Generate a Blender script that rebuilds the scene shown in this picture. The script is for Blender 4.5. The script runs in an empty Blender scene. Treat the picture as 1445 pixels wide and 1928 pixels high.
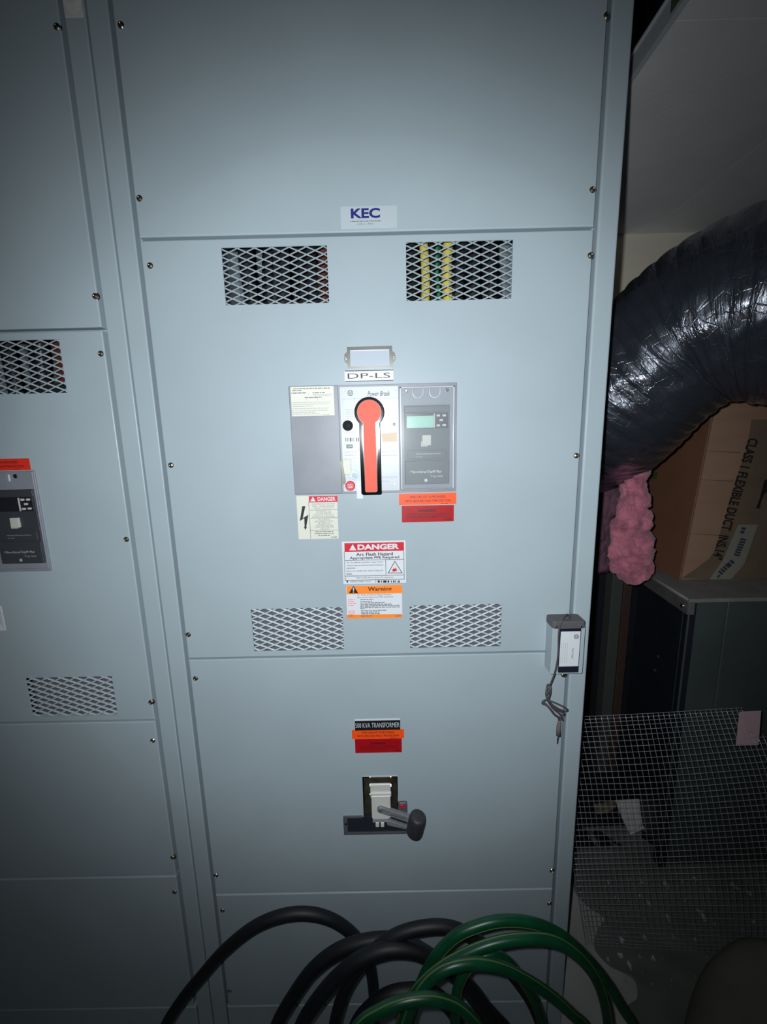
import bpy, bmesh, math, random
from mathutils import Vector, Matrix, noise
random.seed(7)
C = bpy.context.scene.collection
W, H, FPX = 1445, 1928, 760.0

# ------------------------------------------------------------------ camera
CAM = Vector((0.0, -0.78, 1.395))
PITCH, YAW, ROLL = -0.1763129, -0.00373952, -0.02264307
_f = Vector((math.sin(YAW)*math.cos(PITCH), math.cos(YAW)*math.cos(PITCH), math.sin(PITCH)))
_r = Vector((math.cos(YAW), -math.sin(YAW), 0)); _u = _r.cross(_f)
FLOOR = -0.09
RIGHT = math.cos(ROLL)*_r + math.sin(ROLL)*_u
UP = -math.sin(ROLL)*_r + math.cos(ROLL)*_u
FWD = _f
cd = bpy.data.cameras.new('camera'); cam = bpy.data.objects.new('camera', cd); C.objects.link(cam)
ROT = Matrix((RIGHT, UP, -FWD)).transposed()
cam.matrix_world = Matrix.Translation(CAM) @ ROT.to_4x4()
cd.sensor_fit = 'HORIZONTAL'; cd.sensor_width = 36; cd.lens = FPX/W*36; cd.clip_start = 0.01
bpy.context.scene.camera = cam

# ------------------------------------------------------------------ world, flash lamp, exposure
wd = bpy.data.worlds.new('world'); bpy.context.scene.world = wd; wd.use_nodes = True
wd.node_tree.nodes['Background'].inputs[0].default_value = (0.02, 0.03, 0.045, 1)
wd.node_tree.nodes['Background'].inputs[1].default_value = 0.05
fl = bpy.data.lights.new('phone_flash', 'POINT'); fl.shadow_soft_size = 0.006
fl.energy = 35.5; fl.color = (0.90, 0.965, 1.0); fl.use_nodes = True
# photometric distribution of the flash's fresnel lens: even out to 38 degrees, then falling off
_n = fl.node_tree; _e = _n.nodes['Emission']; _g = _n.nodes.new('ShaderNodeNewGeometry')
_d = _n.nodes.new('ShaderNodeVectorMath'); _d.operation = 'DOT_PRODUCT'; _d.inputs[1].default_value = FWD
_a = _n.nodes.new('ShaderNodeMath'); _a.operation = 'ARCCOSINE'
_m = _n.nodes.new('ShaderNodeMath'); _m.operation = 'MULTIPLY'; _m.inputs[1].default_value = 2/math.pi
_c = _n.nodes.new('ShaderNodeFloatCurve'); _cv = _c.mapping.curves[0]
_T = [(0,.86),(10,.91),(19,1),(35,.98),(40,.88),(43,.72),(47,.53),(51,.35),(56,.205),(62,.10),(75,.03),(90,0)]
while len(_cv.points) < len(_T): _cv.points.new(.5, .5)
for _p, (_x, _y) in zip(_cv.points, _T): _p.location = (_x/90, _y)
_c.mapping.update()
_n.links.new(_g.outputs['Incoming'], _d.inputs[0]); _n.links.new(_d.outputs['Value'], _a.inputs[0]); _n.links.new(_a.outputs[0], _m.inputs[0])
_n.links.new(_m.outputs[0], _c.inputs['Value']); _n.links.new(_c.outputs[0], _e.inputs['Strength'])
flo = bpy.data.objects.new('phone_flash', fl); C.objects.link(flo)
flo.matrix_world = Matrix.Translation(CAM - 0.024*RIGHT + 0.018*UP) @ ROT.to_4x4()
vs = bpy.context.scene.view_settings
bpy.context.scene.display_settings.display_device = 'sRGB'
vs.view_transform = 'Standard'; vs.look = 'None'; vs.exposure = 0.0; vs.gamma = 1.0; vs.use_curve_mapping = False

# ------------------------------------------------------------------ measuring helpers (sight line met with a plane)
def ray(px, py):
    return (px-W/2)/FPX*RIGHT - (py-H/2)/FPX*UP + FWD
def pt(px, py, Y=0.0):
    d = ray(px, py); return CAM + d*((Y-CAM.y)/d.y)
def fpt(px, py, z=0.0):      # z measured from the floor
    z += FLOOR; d = ray(px, py); return CAM + d*((z-CAM.z)/d.z)
def rect(x0, y0, x1, y1, Y=0.0):
    xm, ym = (x0+x1)/2, (y0+y1)/2
    return pt(x0, ym, Y).x, pt(x1, ym, Y).x, pt(xm, y1, Y).z, pt(xm, y0, Y).z

# ------------------------------------------------------------------ materials
def lin(c):
    return tuple(((v/255)/12.92 if v/255 <= .04045 else ((v/255+.055)/1.055)**2.4) for v in c)
def mat(name, rgb, rough=.5, metal=0, var=0.0, vscale=30, bump=0.0, bscale=300, spec=.5, coat=0, stretch=None, rgb2=None, sheen=0):
    m = bpy.data.materials.new(name); m.use_nodes = True
    nt = m.node_tree; b = nt.nodes['Principled BSDF']; L = nt.links
    c = lin(rgb); b.inputs['Base Color'].default_value = (*c, 1)
    b.inputs['Roughness'].default_value = rough; b.inputs['Metallic'].default_value = metal
    b.inputs['Specular IOR Level'].default_value = spec; b.inputs['Coat Weight'].default_value = coat
    b.inputs['Sheen Weight'].default_value = sheen
    if var or bump:
        tc = nt.nodes.new('ShaderNodeTexCoord'); mp = nt.nodes.new('ShaderNodeMapping')
        if stretch: mp.inputs['Scale'].default_value = stretch
        L.new(tc.outputs['Object'], mp.inputs['Vector'])
    if var:
        n = nt.nodes.new('ShaderNodeTexNoise'); n.inputs['Scale'].default_value = vscale; n.inputs['Detail'].default_value = 5
        r = nt.nodes.new('ShaderNodeValToRGB'); c2 = lin(rgb2) if rgb2 else tuple(v*(1-var) for v in c)
        r.color_ramp.elements[0].color = (*c2, 1); r.color_ramp.elements[1].color = (*c, 1)
        r.color_ramp.elements[0].position = .35; r.color_ramp.elements[1].position = .62
        L.new(mp.outputs[0], n.inputs['Vector']); L.new(n.outputs['Fac'], r.inputs[0]); L.new(r.outputs[0], b.inputs['Base Color'])
    if bump:
        n = nt.nodes.new('ShaderNodeTexNoise'); n.inputs['Scale'].default_value = bscale; n.inputs['Detail'].default_value = 4
        bp = nt.nodes.new('ShaderNodeBump'); bp.inputs['Strength'].default_value = 1; bp.inputs['Distance'].default_value = bump
        L.new(mp.outputs[0], n.inputs['Vector']); L.new(n.outputs['Fac'], bp.inputs['Height']); L.new(bp.outputs[0], b.inputs['Normal'])
    return m
def emis(m, s):
    b = m.node_tree.nodes['Principled BSDF']; b.inputs['Emission Color'].default_value = b.inputs['Base Color'].default_value
    b.inputs['Emission Strength'].default_value = s
M = dict(
 paint=mat('grey_paint', (166,179,186), .36, var=.04, vscale=7, bump=.00004, bscale=900, spec=.3),
 mesh=mat('vent_paint', (172,184,190), .45, spec=.4),
 dark=mat('dark_interior', (30,32,36), .7),
 wall=mat('tan_wall', (226,218,200), .85, var=.06, vscale=3, bump=.0004, bscale=60),
 board=mat('drywall', (238,236,238), .9, var=.1, vscale=4, bump=.0004, bscale=90),
 bead=mat('corner_bead', (220,226,232), .5, metal=.3),
 tape=mat('olive_tape', (92,96,76), .7),
 unlit_black=mat('unlit_black', (14,14,16), .9),  # unlit darkness above the soffit put into a near-black colour
 concrete=mat('concrete', (178,176,172), .85, var=.18, vscale=9, bump=.0008, bscale=120),
 chrome=mat('bright_steel', (205,205,200), .22, metal=1),
 screw=mat('screw_steel', (180,172,158), .3, metal=1),
 silver=mat('brushed_foil', (200,210,216), .28, metal=.15, spec=.9),
 white=mat('white_print', (216,219,224), .5),
 cream=mat('cream_print', (216,215,202), .55),
 wht2=mat('faceplate_white', (198,204,212), .3, spec=.3),
 black=mat('black_print', (22,22,26), .5),
 ink=mat('grey_ink', (110,112,116), .6),
 softink=mat('pale_ink', (170,172,172), .6),
 redink=mat('pale_red_ink', (238,150,150), .6),
 navy=mat('navy_ink', (40,45,120), .4),
 red=mat('red_print', (206,22,44), .45),
 dred=mat('dark_red_sticker', (176,16,26), .35, var=.12, vscale=60),
 orange=mat('orange_sticker', (255,84,20), .45),
 worange=mat('warning_orange', (255,140,48), .45),
 rorange=mat('red_orange_sticker', (225,52,36), .45),
 horange=mat('orange_handle', (222,76,46), .55, var=.04, vscale=200),
 bplastic=mat('black_plastic', (10,10,13), .1),
 gplastic=mat('grey_moulding', (136,139,148), .42, var=.1, vscale=22),
 dgrey=mat('dark_grey_moulding', (84,86,92), .45, var=.12, vscale=40),
 dgrey2=mat('unit_dark_moulding', (58,60,66), .5),
 lcd=mat('pale_green_lcd', (160,206,188), .25),
 lcdoff=mat('unlit_dark_display', (34,35,42), .3),
 button=mat('grey_button', (196,194,186), .5),
 green=mat('green_flag', (52,92,74), .5),
 tag=mat('tan_tag', (218,196,172), .6),
 yel=mat('yellow_tape_wrap', (196,176,70), .5),
 rednet=mat('red_cable', (84,42,36), .5),
 gwire=mat('green_wire', (40,120,80), .45),
 wire=mat('black_cable', (34,34,38), .35),
 plate=mat('inner_plate', (104,102,110), .5),
 beige=mat('beige_toggle', (208,206,200), .45),
 arm=mat('lever_grey', (124,126,130), .5, var=.2, vscale=120),
 knob=mat('knob_dark_grey', (50,50,56), .5, var=.15, vscale=90, bump=.0002, bscale=500),
 cap=mat('cap_grey', (88,86,90), .55),
 cord=mat('cord_grey', (74,70,74), .5),
 rubber=mat('black_rubber', (20,22,28), .55, var=.3, vscale=40),
 hose=mat('green_hose', (10,74,46), .35, var=.3, vscale=30),
 stripe=mat('yellow_stripe', (84,110,58), .45),
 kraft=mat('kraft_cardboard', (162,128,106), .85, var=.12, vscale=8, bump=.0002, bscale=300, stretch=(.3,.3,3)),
 kraft_shade=mat('shaded_cardboard', (126,84,60), .85, var=.12, vscale=8),  # same cardboard turned from the flash, its shade put into the colour
 kraft_dark=mat('darker_kraft', (116,98,80), .8, var=.15, vscale=14),
 ktape=mat('pale_box_tape', (142,138,126), .5),
 boxink=mat('box_ink', (36,26,26), .7),
 blueink=mat('blue_ink', (52,62,76), .6),
 greensq=mat('green_square', (70,84,44), .6),
 unit=mat('unit_dark_panel', (78,86,84), .5, var=.15, vscale=6),
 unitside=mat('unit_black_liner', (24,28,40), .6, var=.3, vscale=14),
 unittop=mat('dusty_top', (140,136,134), .8, var=.2, vscale=20),
 unitrail=mat('unit_rail', (104,98,98), .5, var=.2, vscale=30),
 stud=mat('grey_green_stud', (88,94,90), .5, metal=.2, var=.15, vscale=12, stretch=(1,1,.1)),
 bstud=mat('brown_stud', (80,58,54), .7, var=.3, vscale=10, stretch=(1,1,.1)),
 galv=mat('galvanised_wire', (196,196,202), .36, metal=.6),
 mauve=mat('mauve_tag', (176,148,154), .8, var=.1, vscale=40),
 paper=mat('grey_white_card', (226,222,222), .85, var=.15, vscale=12),
 sheet=mat('dark_floor_sheet', (112,116,112), .75, var=.25, vscale=7, bump=.001, bscale=40),
 chip=mat('pale_chip', (160,168,170), .6),
 sack=mat('dark_sack', (128,123,112), .85, var=.2, vscale=6, bump=.0006, bscale=90),
)
# pink glass wool
M['pink'] = mat('pink_glass_wool', (200,118,138), .95, var=.3, vscale=26, bump=.003, bscale=140, rgb2=(150,84,104), sheen=.3)
M['pink2'] = mat('shaded_pink_wool', (120,82,100), .95, var=.3, vscale=20, bump=.003, bscale=90)  # wool behind the cabinet edge, its shadow put into a darker pink
# shiny dark duct film: crinkled relief
def duct_mat():
    m = mat('duct_film', (78,82,93), .2, spec=.9, coat=.8)
    nt = m.node_tree; b = nt.nodes['Principled BSDF']; L = nt.links
    b.inputs['Coat Roughness'].default_value = .2; b.inputs['Metallic'].default_value = .7
    uv = nt.nodes.new('ShaderNodeUVMap'); 
    def mp(s):
        q = nt.nodes.new('ShaderNodeMapping'); q.inputs['Scale'].default_value = s; L.new(uv.outputs[0], q.inputs['Vector']); return q
    v = nt.nodes.new('ShaderNodeTexVoronoi'); v.feature = 'DISTANCE_TO_EDGE'; v.inputs['Scale'].default_value = 13
    n = nt.nodes.new('ShaderNodeTexNoise'); n.inputs['Scale'].default_value = 8; n.inputs['Detail'].default_value = 6; n.inputs['Distortion'].default_value = 1.2
    L.new(mp((1.5,.8,1)).outputs[0], v.inputs['Vector']); L.new(mp((7,.9,1)).outputs[0], n.inputs['Vector'])
    mr = nt.nodes.new('ShaderNodeMapRange'); mr.inputs['From Max'].default_value = .05
    L.new(v.outputs['Distance'], mr.inputs['Value'])
    ad = nt.nodes.new('ShaderNodeMath'); ad.operation = 'MULTIPLY_ADD'; ad.inputs[1].default_value = .13
    L.new(mr.outputs[0], ad.inputs[0]); L.new(n.outputs['Fac'], ad.inputs[2])
    bp = nt.nodes.new('ShaderNodeBump'); bp.inputs['Strength'].default_value = .8; bp.inputs['Distance'].default_value = .003
    L.new(ad.outputs[0], bp.inputs['Height']); L.new(bp.outputs[0], b.inputs['Normal']); L.new(bp.outputs[0], b.inputs['Coat Normal'])
    n2 = nt.nodes.new('ShaderNodeTexNoise'); n2.inputs['Scale'].default_value = 5; L.new(mp((1,1,1)).outputs[0], n2.inputs['Vector'])
    r = nt.nodes.new('ShaderNodeMapRange'); r.inputs['To Min'].default_value = .1; r.inputs['To Max'].default_value = .42
    r.inputs['From Min'].default_value = .3; r.inputs['From Max'].default_value = .7
    L.new(n2.outputs['Fac'], r.inputs['Value']); L.new(r.outputs[0], b.inputs['Roughness'])
    return m
M['duct'] = duct_mat()
def clear_mat():
    m = bpy.data.materials.new('clear_plastic'); m.use_nodes = True; nt = m.node_tree; nt.nodes.clear()
    o = nt.nodes.new('ShaderNodeOutputMaterial'); t = nt.nodes.new('ShaderNodeBsdfTransparent'); g = nt.nodes.new('ShaderNodeBsdfGlossy')
    d = nt.nodes.new('ShaderNodeBsdfDiffuse'); d.inputs[0].default_value = (.7,.75,.8,1)
    g.inputs['Roughness'].default_value = .12; t.inputs[0].default_value = (.97,.98,.98,1)
    fr = nt.nodes.new('ShaderNodeFresnel'); fr.inputs[0].default_value = 1.5
    mx = nt.nodes.new('ShaderNodeMixShader'); mx2 = nt.nodes.new('ShaderNodeMixShader'); mx2.inputs[0].default_value = .1
    nt.links.new(t.outputs[0], mx2.inputs[1]); nt.links.new(d.outputs[0], mx2.inputs[2])
    nt.links.new(fr.outputs[0], mx.inputs[0]); nt.links.new(mx2.outputs[0], mx.inputs[1]); nt.links.new(g.outputs[0], mx.inputs[2])
    nt.links.new(mx.outputs[0], o.inputs[0]); return m
M['clear'] = clear_mat()

# ------------------------------------------------------------------ mesh builder
class MB:
    def __init__(s): s.v = []; s.f = []; s.uv = None; s.smooth = False
    def add(s, vs, fs):
        n = len(s.v); s.v += [Vector(p) for p in vs]; s.f += [tuple(i+n for i in f) for f in fs]; return s
    def box(s, x0, x1, y0, y1, z0, z1):
        return s.add([(x0,y0,z0),(x1,y0,z0),(x1,y1,z0),(x0,y1,z0),(x0,y0,z1),(x1,y0,z1),(x1,y1,z1),(x0,y1,z1)],
                     [(0,3,2,1),(4,5,6,7),(0,1,5,4),(1,2,6,5),(2,3,7,6),(3,0,4,7)])
    def prism(s, pts, y0, y1, bev=0):      # outline in x,z; y0 is the front
        n = len(pts)
        if bev:
            c = Vector((sum(p[0] for p in pts)/n, sum(p[1] for p in pts)/n))
            q = inset(pts, bev)
            vs = [(x,y0,z) for x,z in q] + [(x,y0+bev,z) for x,z in pts] + [(x,y1,z) for x,z in pts]
            fs = [tuple(range(n))] + [(i,i+n,(i+1)%n+n,(i+1)%n) for i in range(n)] + [(i+n,i+2*n,(i+1)%n+2*n,(i+1)%n+n) for i in range(n)]
            return s.add(vs, fs + [tuple(range(3*n-1,2*n-1,-1))])
        vs = [(x,y0,z) for x,z in pts] + [(x,y1,z) for x,z in pts]
        return s.add(vs, [tuple(range(n))] + [tuple(range(2*n-1,n-1,-1))] + [(i,i+n,(i+1)%n+n,(i+1)%n) for i in range(n)])
    def rbox(s, x0, x1, y0, y1, z0, z1, r=.002, bev=.0008):
        return s.prism(rrect(x0,x1,z0,z1,r), y0, y1, bev)
    def disc(s, cx, cz, r, y0, y1, n=32, bev=0):
        return s.prism([(cx+r*math.cos(2*math.pi*i/n), cz+r*math.sin(2*math.pi*i/n)) for i in range(n)], y0, y1, bev)
    def ring(s, cx, cz, r0, r1, y0, y1, n=32):
        vs = []
        for r, y in ((r0,y0),(r1,y0),(r1,y1),(r0,y1)):
            vs += [(cx+r*math.cos(2*math.pi*i/n), y, cz+r*math.sin(2*math.pi*i/n)) for i in range(n)]
        return s.add(vs, [(k*n+i, k*n+(i+1)%n, ((k+1)%4)*n+(i+1)%n, ((k+1)%4)*n+i) for k in range(4) for i in range(n)])
    def tube(s, pts, r, seg=12, cap=True):
        pts = [Vector(p) for p in pts]; n = len(pts); vs = []; nrm = None
        for i, p in enumerate(pts):
            t = (pts[min(i+1,n-1)] - pts[max(i-1,0)]).normalized()
            if nrm is None:
                nrm = t.orthogonal().normalized()
            nrm = (nrm - t*nrm.dot(t)).normalized(); b = t.cross(nrm)
            rr = r[i] if isinstance(r, (list,tuple)) else r
            vs += [p + rr*(math.cos(2*math.pi*k/seg)*nrm + math.sin(2*math.pi*k/seg)*b) for k in range(seg)]
        fs = [(i*seg+k, i*seg+(k+1)%seg, (i+1)*seg+(k+1)%seg, (i+1)*seg+k) for i in range(n-1) for k in range(seg)]
        if cap: fs += [tuple(range(seg-1,-1,-1)), tuple(range((n-1)*seg, n*seg))]
        s.smooth = True; return s.add(vs, fs)
    def text(s, t, x0, x1, z0, z1, y, bold=0, shear=0, th=.0002, rot=0):
        g = glyphs(t, bold, shear); 
        if not g: return s
        vs, fs, w, h, bx, bz = g
        if rot:            # read downwards: the line runs in -z, letter tops point to +x
            out = [(x0+(v[1]-bz)/h*(x1-x0), y, z1-(v[0]-bx)/w*(z1-z0)) for v in vs]
        else:
            out = [(x0+(v[0]-bx)/w*(x1-x0), y, z0+(v[1]-bz)/h*(z1-z0)) for v in vs]
        return s.add(out, fs)
    def fine(s, x0, x1, z, h, y, seed=0):    # a line of print too small to read, as word-like dashes
        rnd = random.Random(seed*77+int(abs(z)*1e5)); x = x0
        while x < x1-h:
            w = min(h*rnd.uniform(1.2,5), x1-x); s.box(x, x+w, y, y+.00015, z-h/2, z+h/2); x += w+h*.7
        return s
def inset(pts, d):
    n = len(pts); out = []
    area = sum(pts[i][0]*pts[(i+1)%n][1]-pts[(i+1)%n][0]*pts[i][1] for i in range(n)); sg = 1 if area > 0 else -1
    for i in range(n):
        p = Vector(pts[i]); a = (p-Vector(pts[i-1])); b = (Vector(pts[(i+1)%n])-p)
        a = a.normalized() if a.length > 1e-9 else b.normalized(); b = b.normalized() if b.length > 1e-9 else a
        na = Vector((-a.y,a.x))*sg; nb = Vector((-b.y,b.x))*sg; m = na+nb
        m = m.normalized() if m.length > 1e-6 else na
        out.append(tuple(p + m*d/max(.4, m.dot(na))))
    return out
def rrect(x0, x1, z0, z1, r, k=4):
    o = []
    for cx, cz, a in ((x1-r,z1-r,0),(x0+r,z1-r,90),(x0+r,z0+r,180),(x1-r,z0+r,270)):
        for i in range(k+1):
            t = math.radians(a+90*i/k); o.append((cx+r*math.cos(t), cz+r*math.sin(t)))
    return o
_gc = {}
def glyphs(t, bold, shear):
    key = (t, bold, shear)
    if key in _gc: return _gc[key]
    cu = bpy.data.curves.new('t', 'FONT'); cu.body = t; cu.offset = bold; cu.shear = shear; cu.resolution_u = 3
    o = bpy.data.objects.new('t', cu); C.objects.link(o)
    dg = bpy.context.evaluated_depsgraph_get(); me = bpy.data.meshes.new_from_object(o.evaluated_get(dg))
    vs = [v.co.copy() for v in me.vertices]; fs = [tuple(p.vertices) for p in me.polygons]
    bpy.data.objects.remove(o); bpy.data.curves.remove(cu); bpy.data.meshes.remove(me)
    if not vs: return None
    bx = min(v.x for v in vs); bz = min(v.y for v in vs)
    _gc[key] = (vs, fs, max(v.x for v in vs)-bx, max(v.y for v in vs)-bz, bx, bz); return _gc[key]

OFF = {}
def thing(name, label, cat, loc, group=None, kind=None):
    o = bpy.data.objects.new(name, None); C.objects.link(o); o.location = loc; o.empty_display_size = .05
    o['label'] = label; o['category'] = cat
    if group: o['group'] = group
    if kind: o['kind'] = kind
    OFF[o] = Vector(loc); return o
def obj(name, mb, m, parent=None, label=None, cat=None, group=None, kind=None, smooth=None):
    off = OFF.get(parent, Vector((0,0,0))) if parent else Vector((0,0,0))
    if parent is None:      # origin at its centre bottom
        xs = [v.x for v in mb.v]; ys = [v.y for v in mb.v]; zs = [v.z for v in mb.v]
        off = Vector(((min(xs)+max(xs))/2, (min(ys)+max(ys))/2, min(zs)))
    me = bpy.data.meshes.new(name); me.from_pydata([v-off for v in mb.v], [], mb.f)
    me.materials.append(M[m] if isinstance(m, str) else m)
    if mb.uv:
        l = me.uv_layers.new(name='UVMap')
        for p in me.polygons:
            for li, vi in zip(p.loop_indices, p.vertices): l.data[li].uv = mb.uv[vi]
    if smooth if smooth is not None else mb.smooth: me.shade_smooth()
    bm = bmesh.new(); bm.from_mesh(me); bmesh.ops.recalc_face_normals(bm, faces=bm.faces)
    bm.to_mesh(me); bm.free()
    o = bpy.data.objects.new(name, me); C.objects.link(o)
    if parent is None: o.location = off
    else: o.parent = parent
    OFF[o] = off
    if label: o['label'] = label
    if cat: o['category'] = cat
    if group: o['group'] = group
    if kind: o['kind'] = kind
    return o
def inst(name, me_obj, parent, pos):
    o = me_obj.copy(); o.name = name; C.objects.link(o); o.parent = parent
    o.location = Vector(pos)-OFF[parent]; return o
def smoothpath(P, n=8, closed=False):
    P = [Vector(p) for p in P]; out = []; N = len(P)
    for i in range(N-1):
        p0 = P[max(i-1,0)]; p1 = P[i]; p2 = P[i+1]; p3 = P[min(i+2,N-1)]
        for k in range(n):
            t = k/n; out.append(.5*((2*p1)+(-p0+p2)*t+(2*p0-5*p1+4*p2-p3)*t*t+(-p0+3*p1-3*p2+p3)*t**3))
    out.append(P[-1]); return out

# ------------------------------------------------------------------ the room
CEIL = 2.137; BACK = .898
def struct(name, mb, m, parent=None): return obj(name, mb, m, parent, kind=None if parent else 'structure')
fl_o = struct('floor', MB().box(-2.6, 2.6, -2.6, BACK, FLOOR-.1, FLOOR), 'concrete')
struct('wall_back', MB().box(-2.6, 2.6, BACK, BACK+.1, FLOOR, 3.6), 'wall')
struct('wall_left', MB().box(-2.7, -2.6, -2.6, BACK, FLOOR, 3.6), 'wall')
struct('wall_right', MB().box(2.6, 2.7, -2.6, BACK, FLOOR, 3.6), 'wall')
struct('wall_front', MB().box(-2.6, 2.6, -2.7, -2.6, FLOOR, 3.6), 'wall')
struct('ceiling_upper', MB().box(-2.6, 2.6, -2.6, BACK, 3.6, 3.7), 'unlit_black')
struct('wall_back_shade', MB().box(-2.6, 2.6, BACK-.012, BACK-.002, CEIL+.05, 3.6), 'unlit_black')  # black layer added before the wall, lack of light put into its colour
# dropped drywall soffit right of the switchboard, boards with open joints
SX = .541; JX = 1.008; JY = .103
sof = struct('ceiling_soffit', MB().box(SX+.004, 2.6, -1.6, BACK, CEIL+.013, CEIL+.040), 'dark')
for (a, b, c, d) in ((SX+.004, JX-.001, JY+.0008, BACK), (JX+.001, 2.598, JY+.0008, BACK), (SX+.004, JX-.001, -1.6, JY-.0008), (JX+.001, 2.598, -1.6, JY-.0008)):
    obj('drywall_board', MB().box(a, b, c, d, CEIL, CEIL+.0125), 'board', sof)
tr = obj('trim_1', MB().box(SX-.002, SX+.004, -1.6, BACK, CEIL+.004, CEIL+.041).box(SX-.003, SX+.008, -1.6, BACK, CEIL-.0015, CEIL+.004).tube([(SX-.002,-1.6,CEIL+.041),(SX-.002,BACK,CEIL+.041)], .004, 8), 'bead', None, kind='structure', smooth=False)
obj('trim_2', MB().box(SX-.0032, SX-.002, .04, .10, CEIL+.008, CEIL+.036), 'tape', None, kind='structure')

# ------------------------------------------------------------------ switchboard panels
PR = .0024
def panel_mb(x0, x1, z0, z1, holes=(), depth=.018, r=PR, y=0.0):
    mb = MB(); rings = [(0, depth)] + [(r*(1-math.sin(a)), r*(1-math.cos(a))) for a in [math.pi/2*k/4 for k in range(4, -1, -1)][::-1]][::-1]
    rings = [(0, depth)] + [(r*(1-math.cos(math.pi/2*k/4)), r*(1-math.sin(math.pi/2*k/4))) for k in range(5)]
    vs = []
    for i, yy in rings: vs += [(x0+i,y+yy,z0+i),(x1-i,y+yy,z0+i),(x1-i,y+yy,z1-i),(x0+i,y+yy,z1-i)]
    fs = [(4*k+j, 4*k+(j+1)%4, 4*k+4+(j+1)%4, 4*k+4+j) for k in range(len(rings)-1) for j in range(4)]
    mb.add(vs, fs)
    xs = sorted({x0+r, x1-r} | {h[0] for h in holes} | {h[1] for h in holes}); zs = sorted({z0+r, z1-r} | {h[2] for h in holes} | {h[3] for h in holes})
    for i in range(len(xs)-1):
        for j in range(len(zs)-1):
            cx = (xs[i]+xs[i+1])/2; cz = (zs[j]+zs[j+1])/2
            if any(h[0] < cx < h[1] and h[2] < cz < h[3] for h in holes): continue
            mb.add([(xs[i],y,zs[j]),(xs[i+1],y,zs[j]),(xs[i+1],y,zs[j+1]),(xs[i],y,zs[j+1])], [(0,1,2,3)])
    for h in holes:
        a, b, c, d = h; t = y+.002
        mb.add([(a,y,c),(b,y,c),(b,y,d),(a,y,d),(a,t,c),(b,t,c),(b,t,d),(a,t,d)], [(0,1,5,4),(1,2,6,5),(2,3,7,6),(3,0,4,7)])
    return mb
def vent_mb(h, y=.0035, swd=.0127, lwd=.0306, w=.0026):
    a, b, c, d = h[0]-.004, h[1]+.004, h[2]-.004, h[3]+.004; mb = MB()
    k = 0; z = c
    while z <= d:
        n = int((b-a)/(lwd/2))+2; vs = []
        for i in range(n):
            x = min(a+i*lwd/2, b); fl_ = 1 if (i+k) % 2 else -1
            zz = z + fl_*swd/4
            wd_ = w/2
            vs += [(x,y,zz-wd_),(x,y+.0012,zz+wd_),(x,y+.0026,zz+wd_),(x,y+.0014,zz-wd_)]
        fs = [(4*i+j, 4*i+(j+1)%4, 4*i+4+(j+1)%4, 4*i+4+j) for i in range(n-1) for j in range(4)]
        mb.add(vs, fs); k += 1; z += swd/2
    return mb
# one screw mesh: washer, domed head with a cross slot
def screw_mb():
    mb = MB(); n = 16; prof = [(.0072,0),(.0072,-.0009),(.0056,-.0012),(.0054,-.0028),(.0042,-.0042),(.0022,-.005),(.0022,-.0042),(0.0004,-.0042)]
    vs = [(r*math.cos(2*math.pi*i/n), y, r*math.sin(2*math.pi*i/n)) for r, y in prof for i in range(n)]
    mb.add(vs, [(k*n+i,k*n+(i+1)%n,(k+1)*n+(i+1)%n,(k+1)*n+i) for k in range(len(prof)-1) for i in range(n)])
    return mb
_sc = obj('screw_source', screw_mb(), 'screw'); SCREW = _sc.data; bpy.data.objects.remove(_sc); SCREW.name = 'screw'
def screws(parent, pxs):
    for p in pxs:
        P = pt(*p, 0); o = bpy.data.objects.new('screw', SCREW); C.objects.link(o); o.parent = parent
        o.location = Vector((P.x, 0, P.z))-OFF[parent]; o.rotation_euler = (0, random.uniform(0,1.5), 0)

XL, XR = -.4201, .3756
# ---- main section
sw = thing('switchboard_cabinet', 'tall grey metal switchboard section filling the middle, red-orange handle breaker in it', 'switchboard', (-.02, .3, FLOOR), group='grey switchboard sections')
SH = MB()                                      # body shell: sides, back, top, bottom
def shell(x0, x1):
    return MB().box(x0, x0+.002, .022, .6, FLOOR, 2.29).box(x1-.002, x1, .004, .6, FLOOR, 2.29).box(x0, x1, .598, .6, FLOOR, 2.29).box(x0, x1, .012, .6, 2.288, 2.29).box(x0, x1, .012, .6, FLOOR, FLOOR+.004)
def frame_mb(x0, x1, seams):
    mb = MB().box(x0-.03, x0+.016, .0185, .021, 0, 2.28).box(x1-.016, x1+.012, .0185, .021, 0, 2.28)
    for z in seams: mb.box(x0+.016, x1-.016, .0185, .021, z-.006, z+.005)
    return mb
obj('body_shell', shell(-.4621, .4188), 'paint', sw)
obj('inner_frame', frame_mb(XL, XR, (1.751, .951, .347)), 'paint', sw)
obj('frame_post', panel_mb(-.4622, -.4275, FLOOR, 2.29, depth=.04), 'paint', sw)
obj('frame_post', panel_mb(.3828, .4190, FLOOR, 2.29, depth=.04, r=.004), 'paint', sw)
vTL = (-.278,-.092,1.640,1.734); vTR = (.047,.235,1.6395,1.7355); vBL = (-.2795,-.0915,.966,1.0597); vBR = (.0465,.235,.966,1.0597)
hb = rect(558, 740, 850, 916)
sx0, sx1, sz0, sz1 = rect(684, 1461, 749.5, 1549)
obj('base_channel', panel_mb(XL-.004, XR+.004, FLOOR, .003, depth=.03), 'paint', sw)
p_top = obj('panel', panel_mb(XL, XR, 1.7537, 2.285), 'paint', sw)
p_mid = obj('panel', panel_mb(XL, XR, .953, 1.7487, [vTL, vTR, vBL, vBR]), 'paint', sw)
p_low = obj('panel', panel_mb(XL, XR, .349, .9492, [(sx0,sx1,sz0,sz1)]), 'paint', sw)
p_bot = obj('panel', panel_mb(XL, XR, .006, .3453), 'paint', sw)
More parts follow.
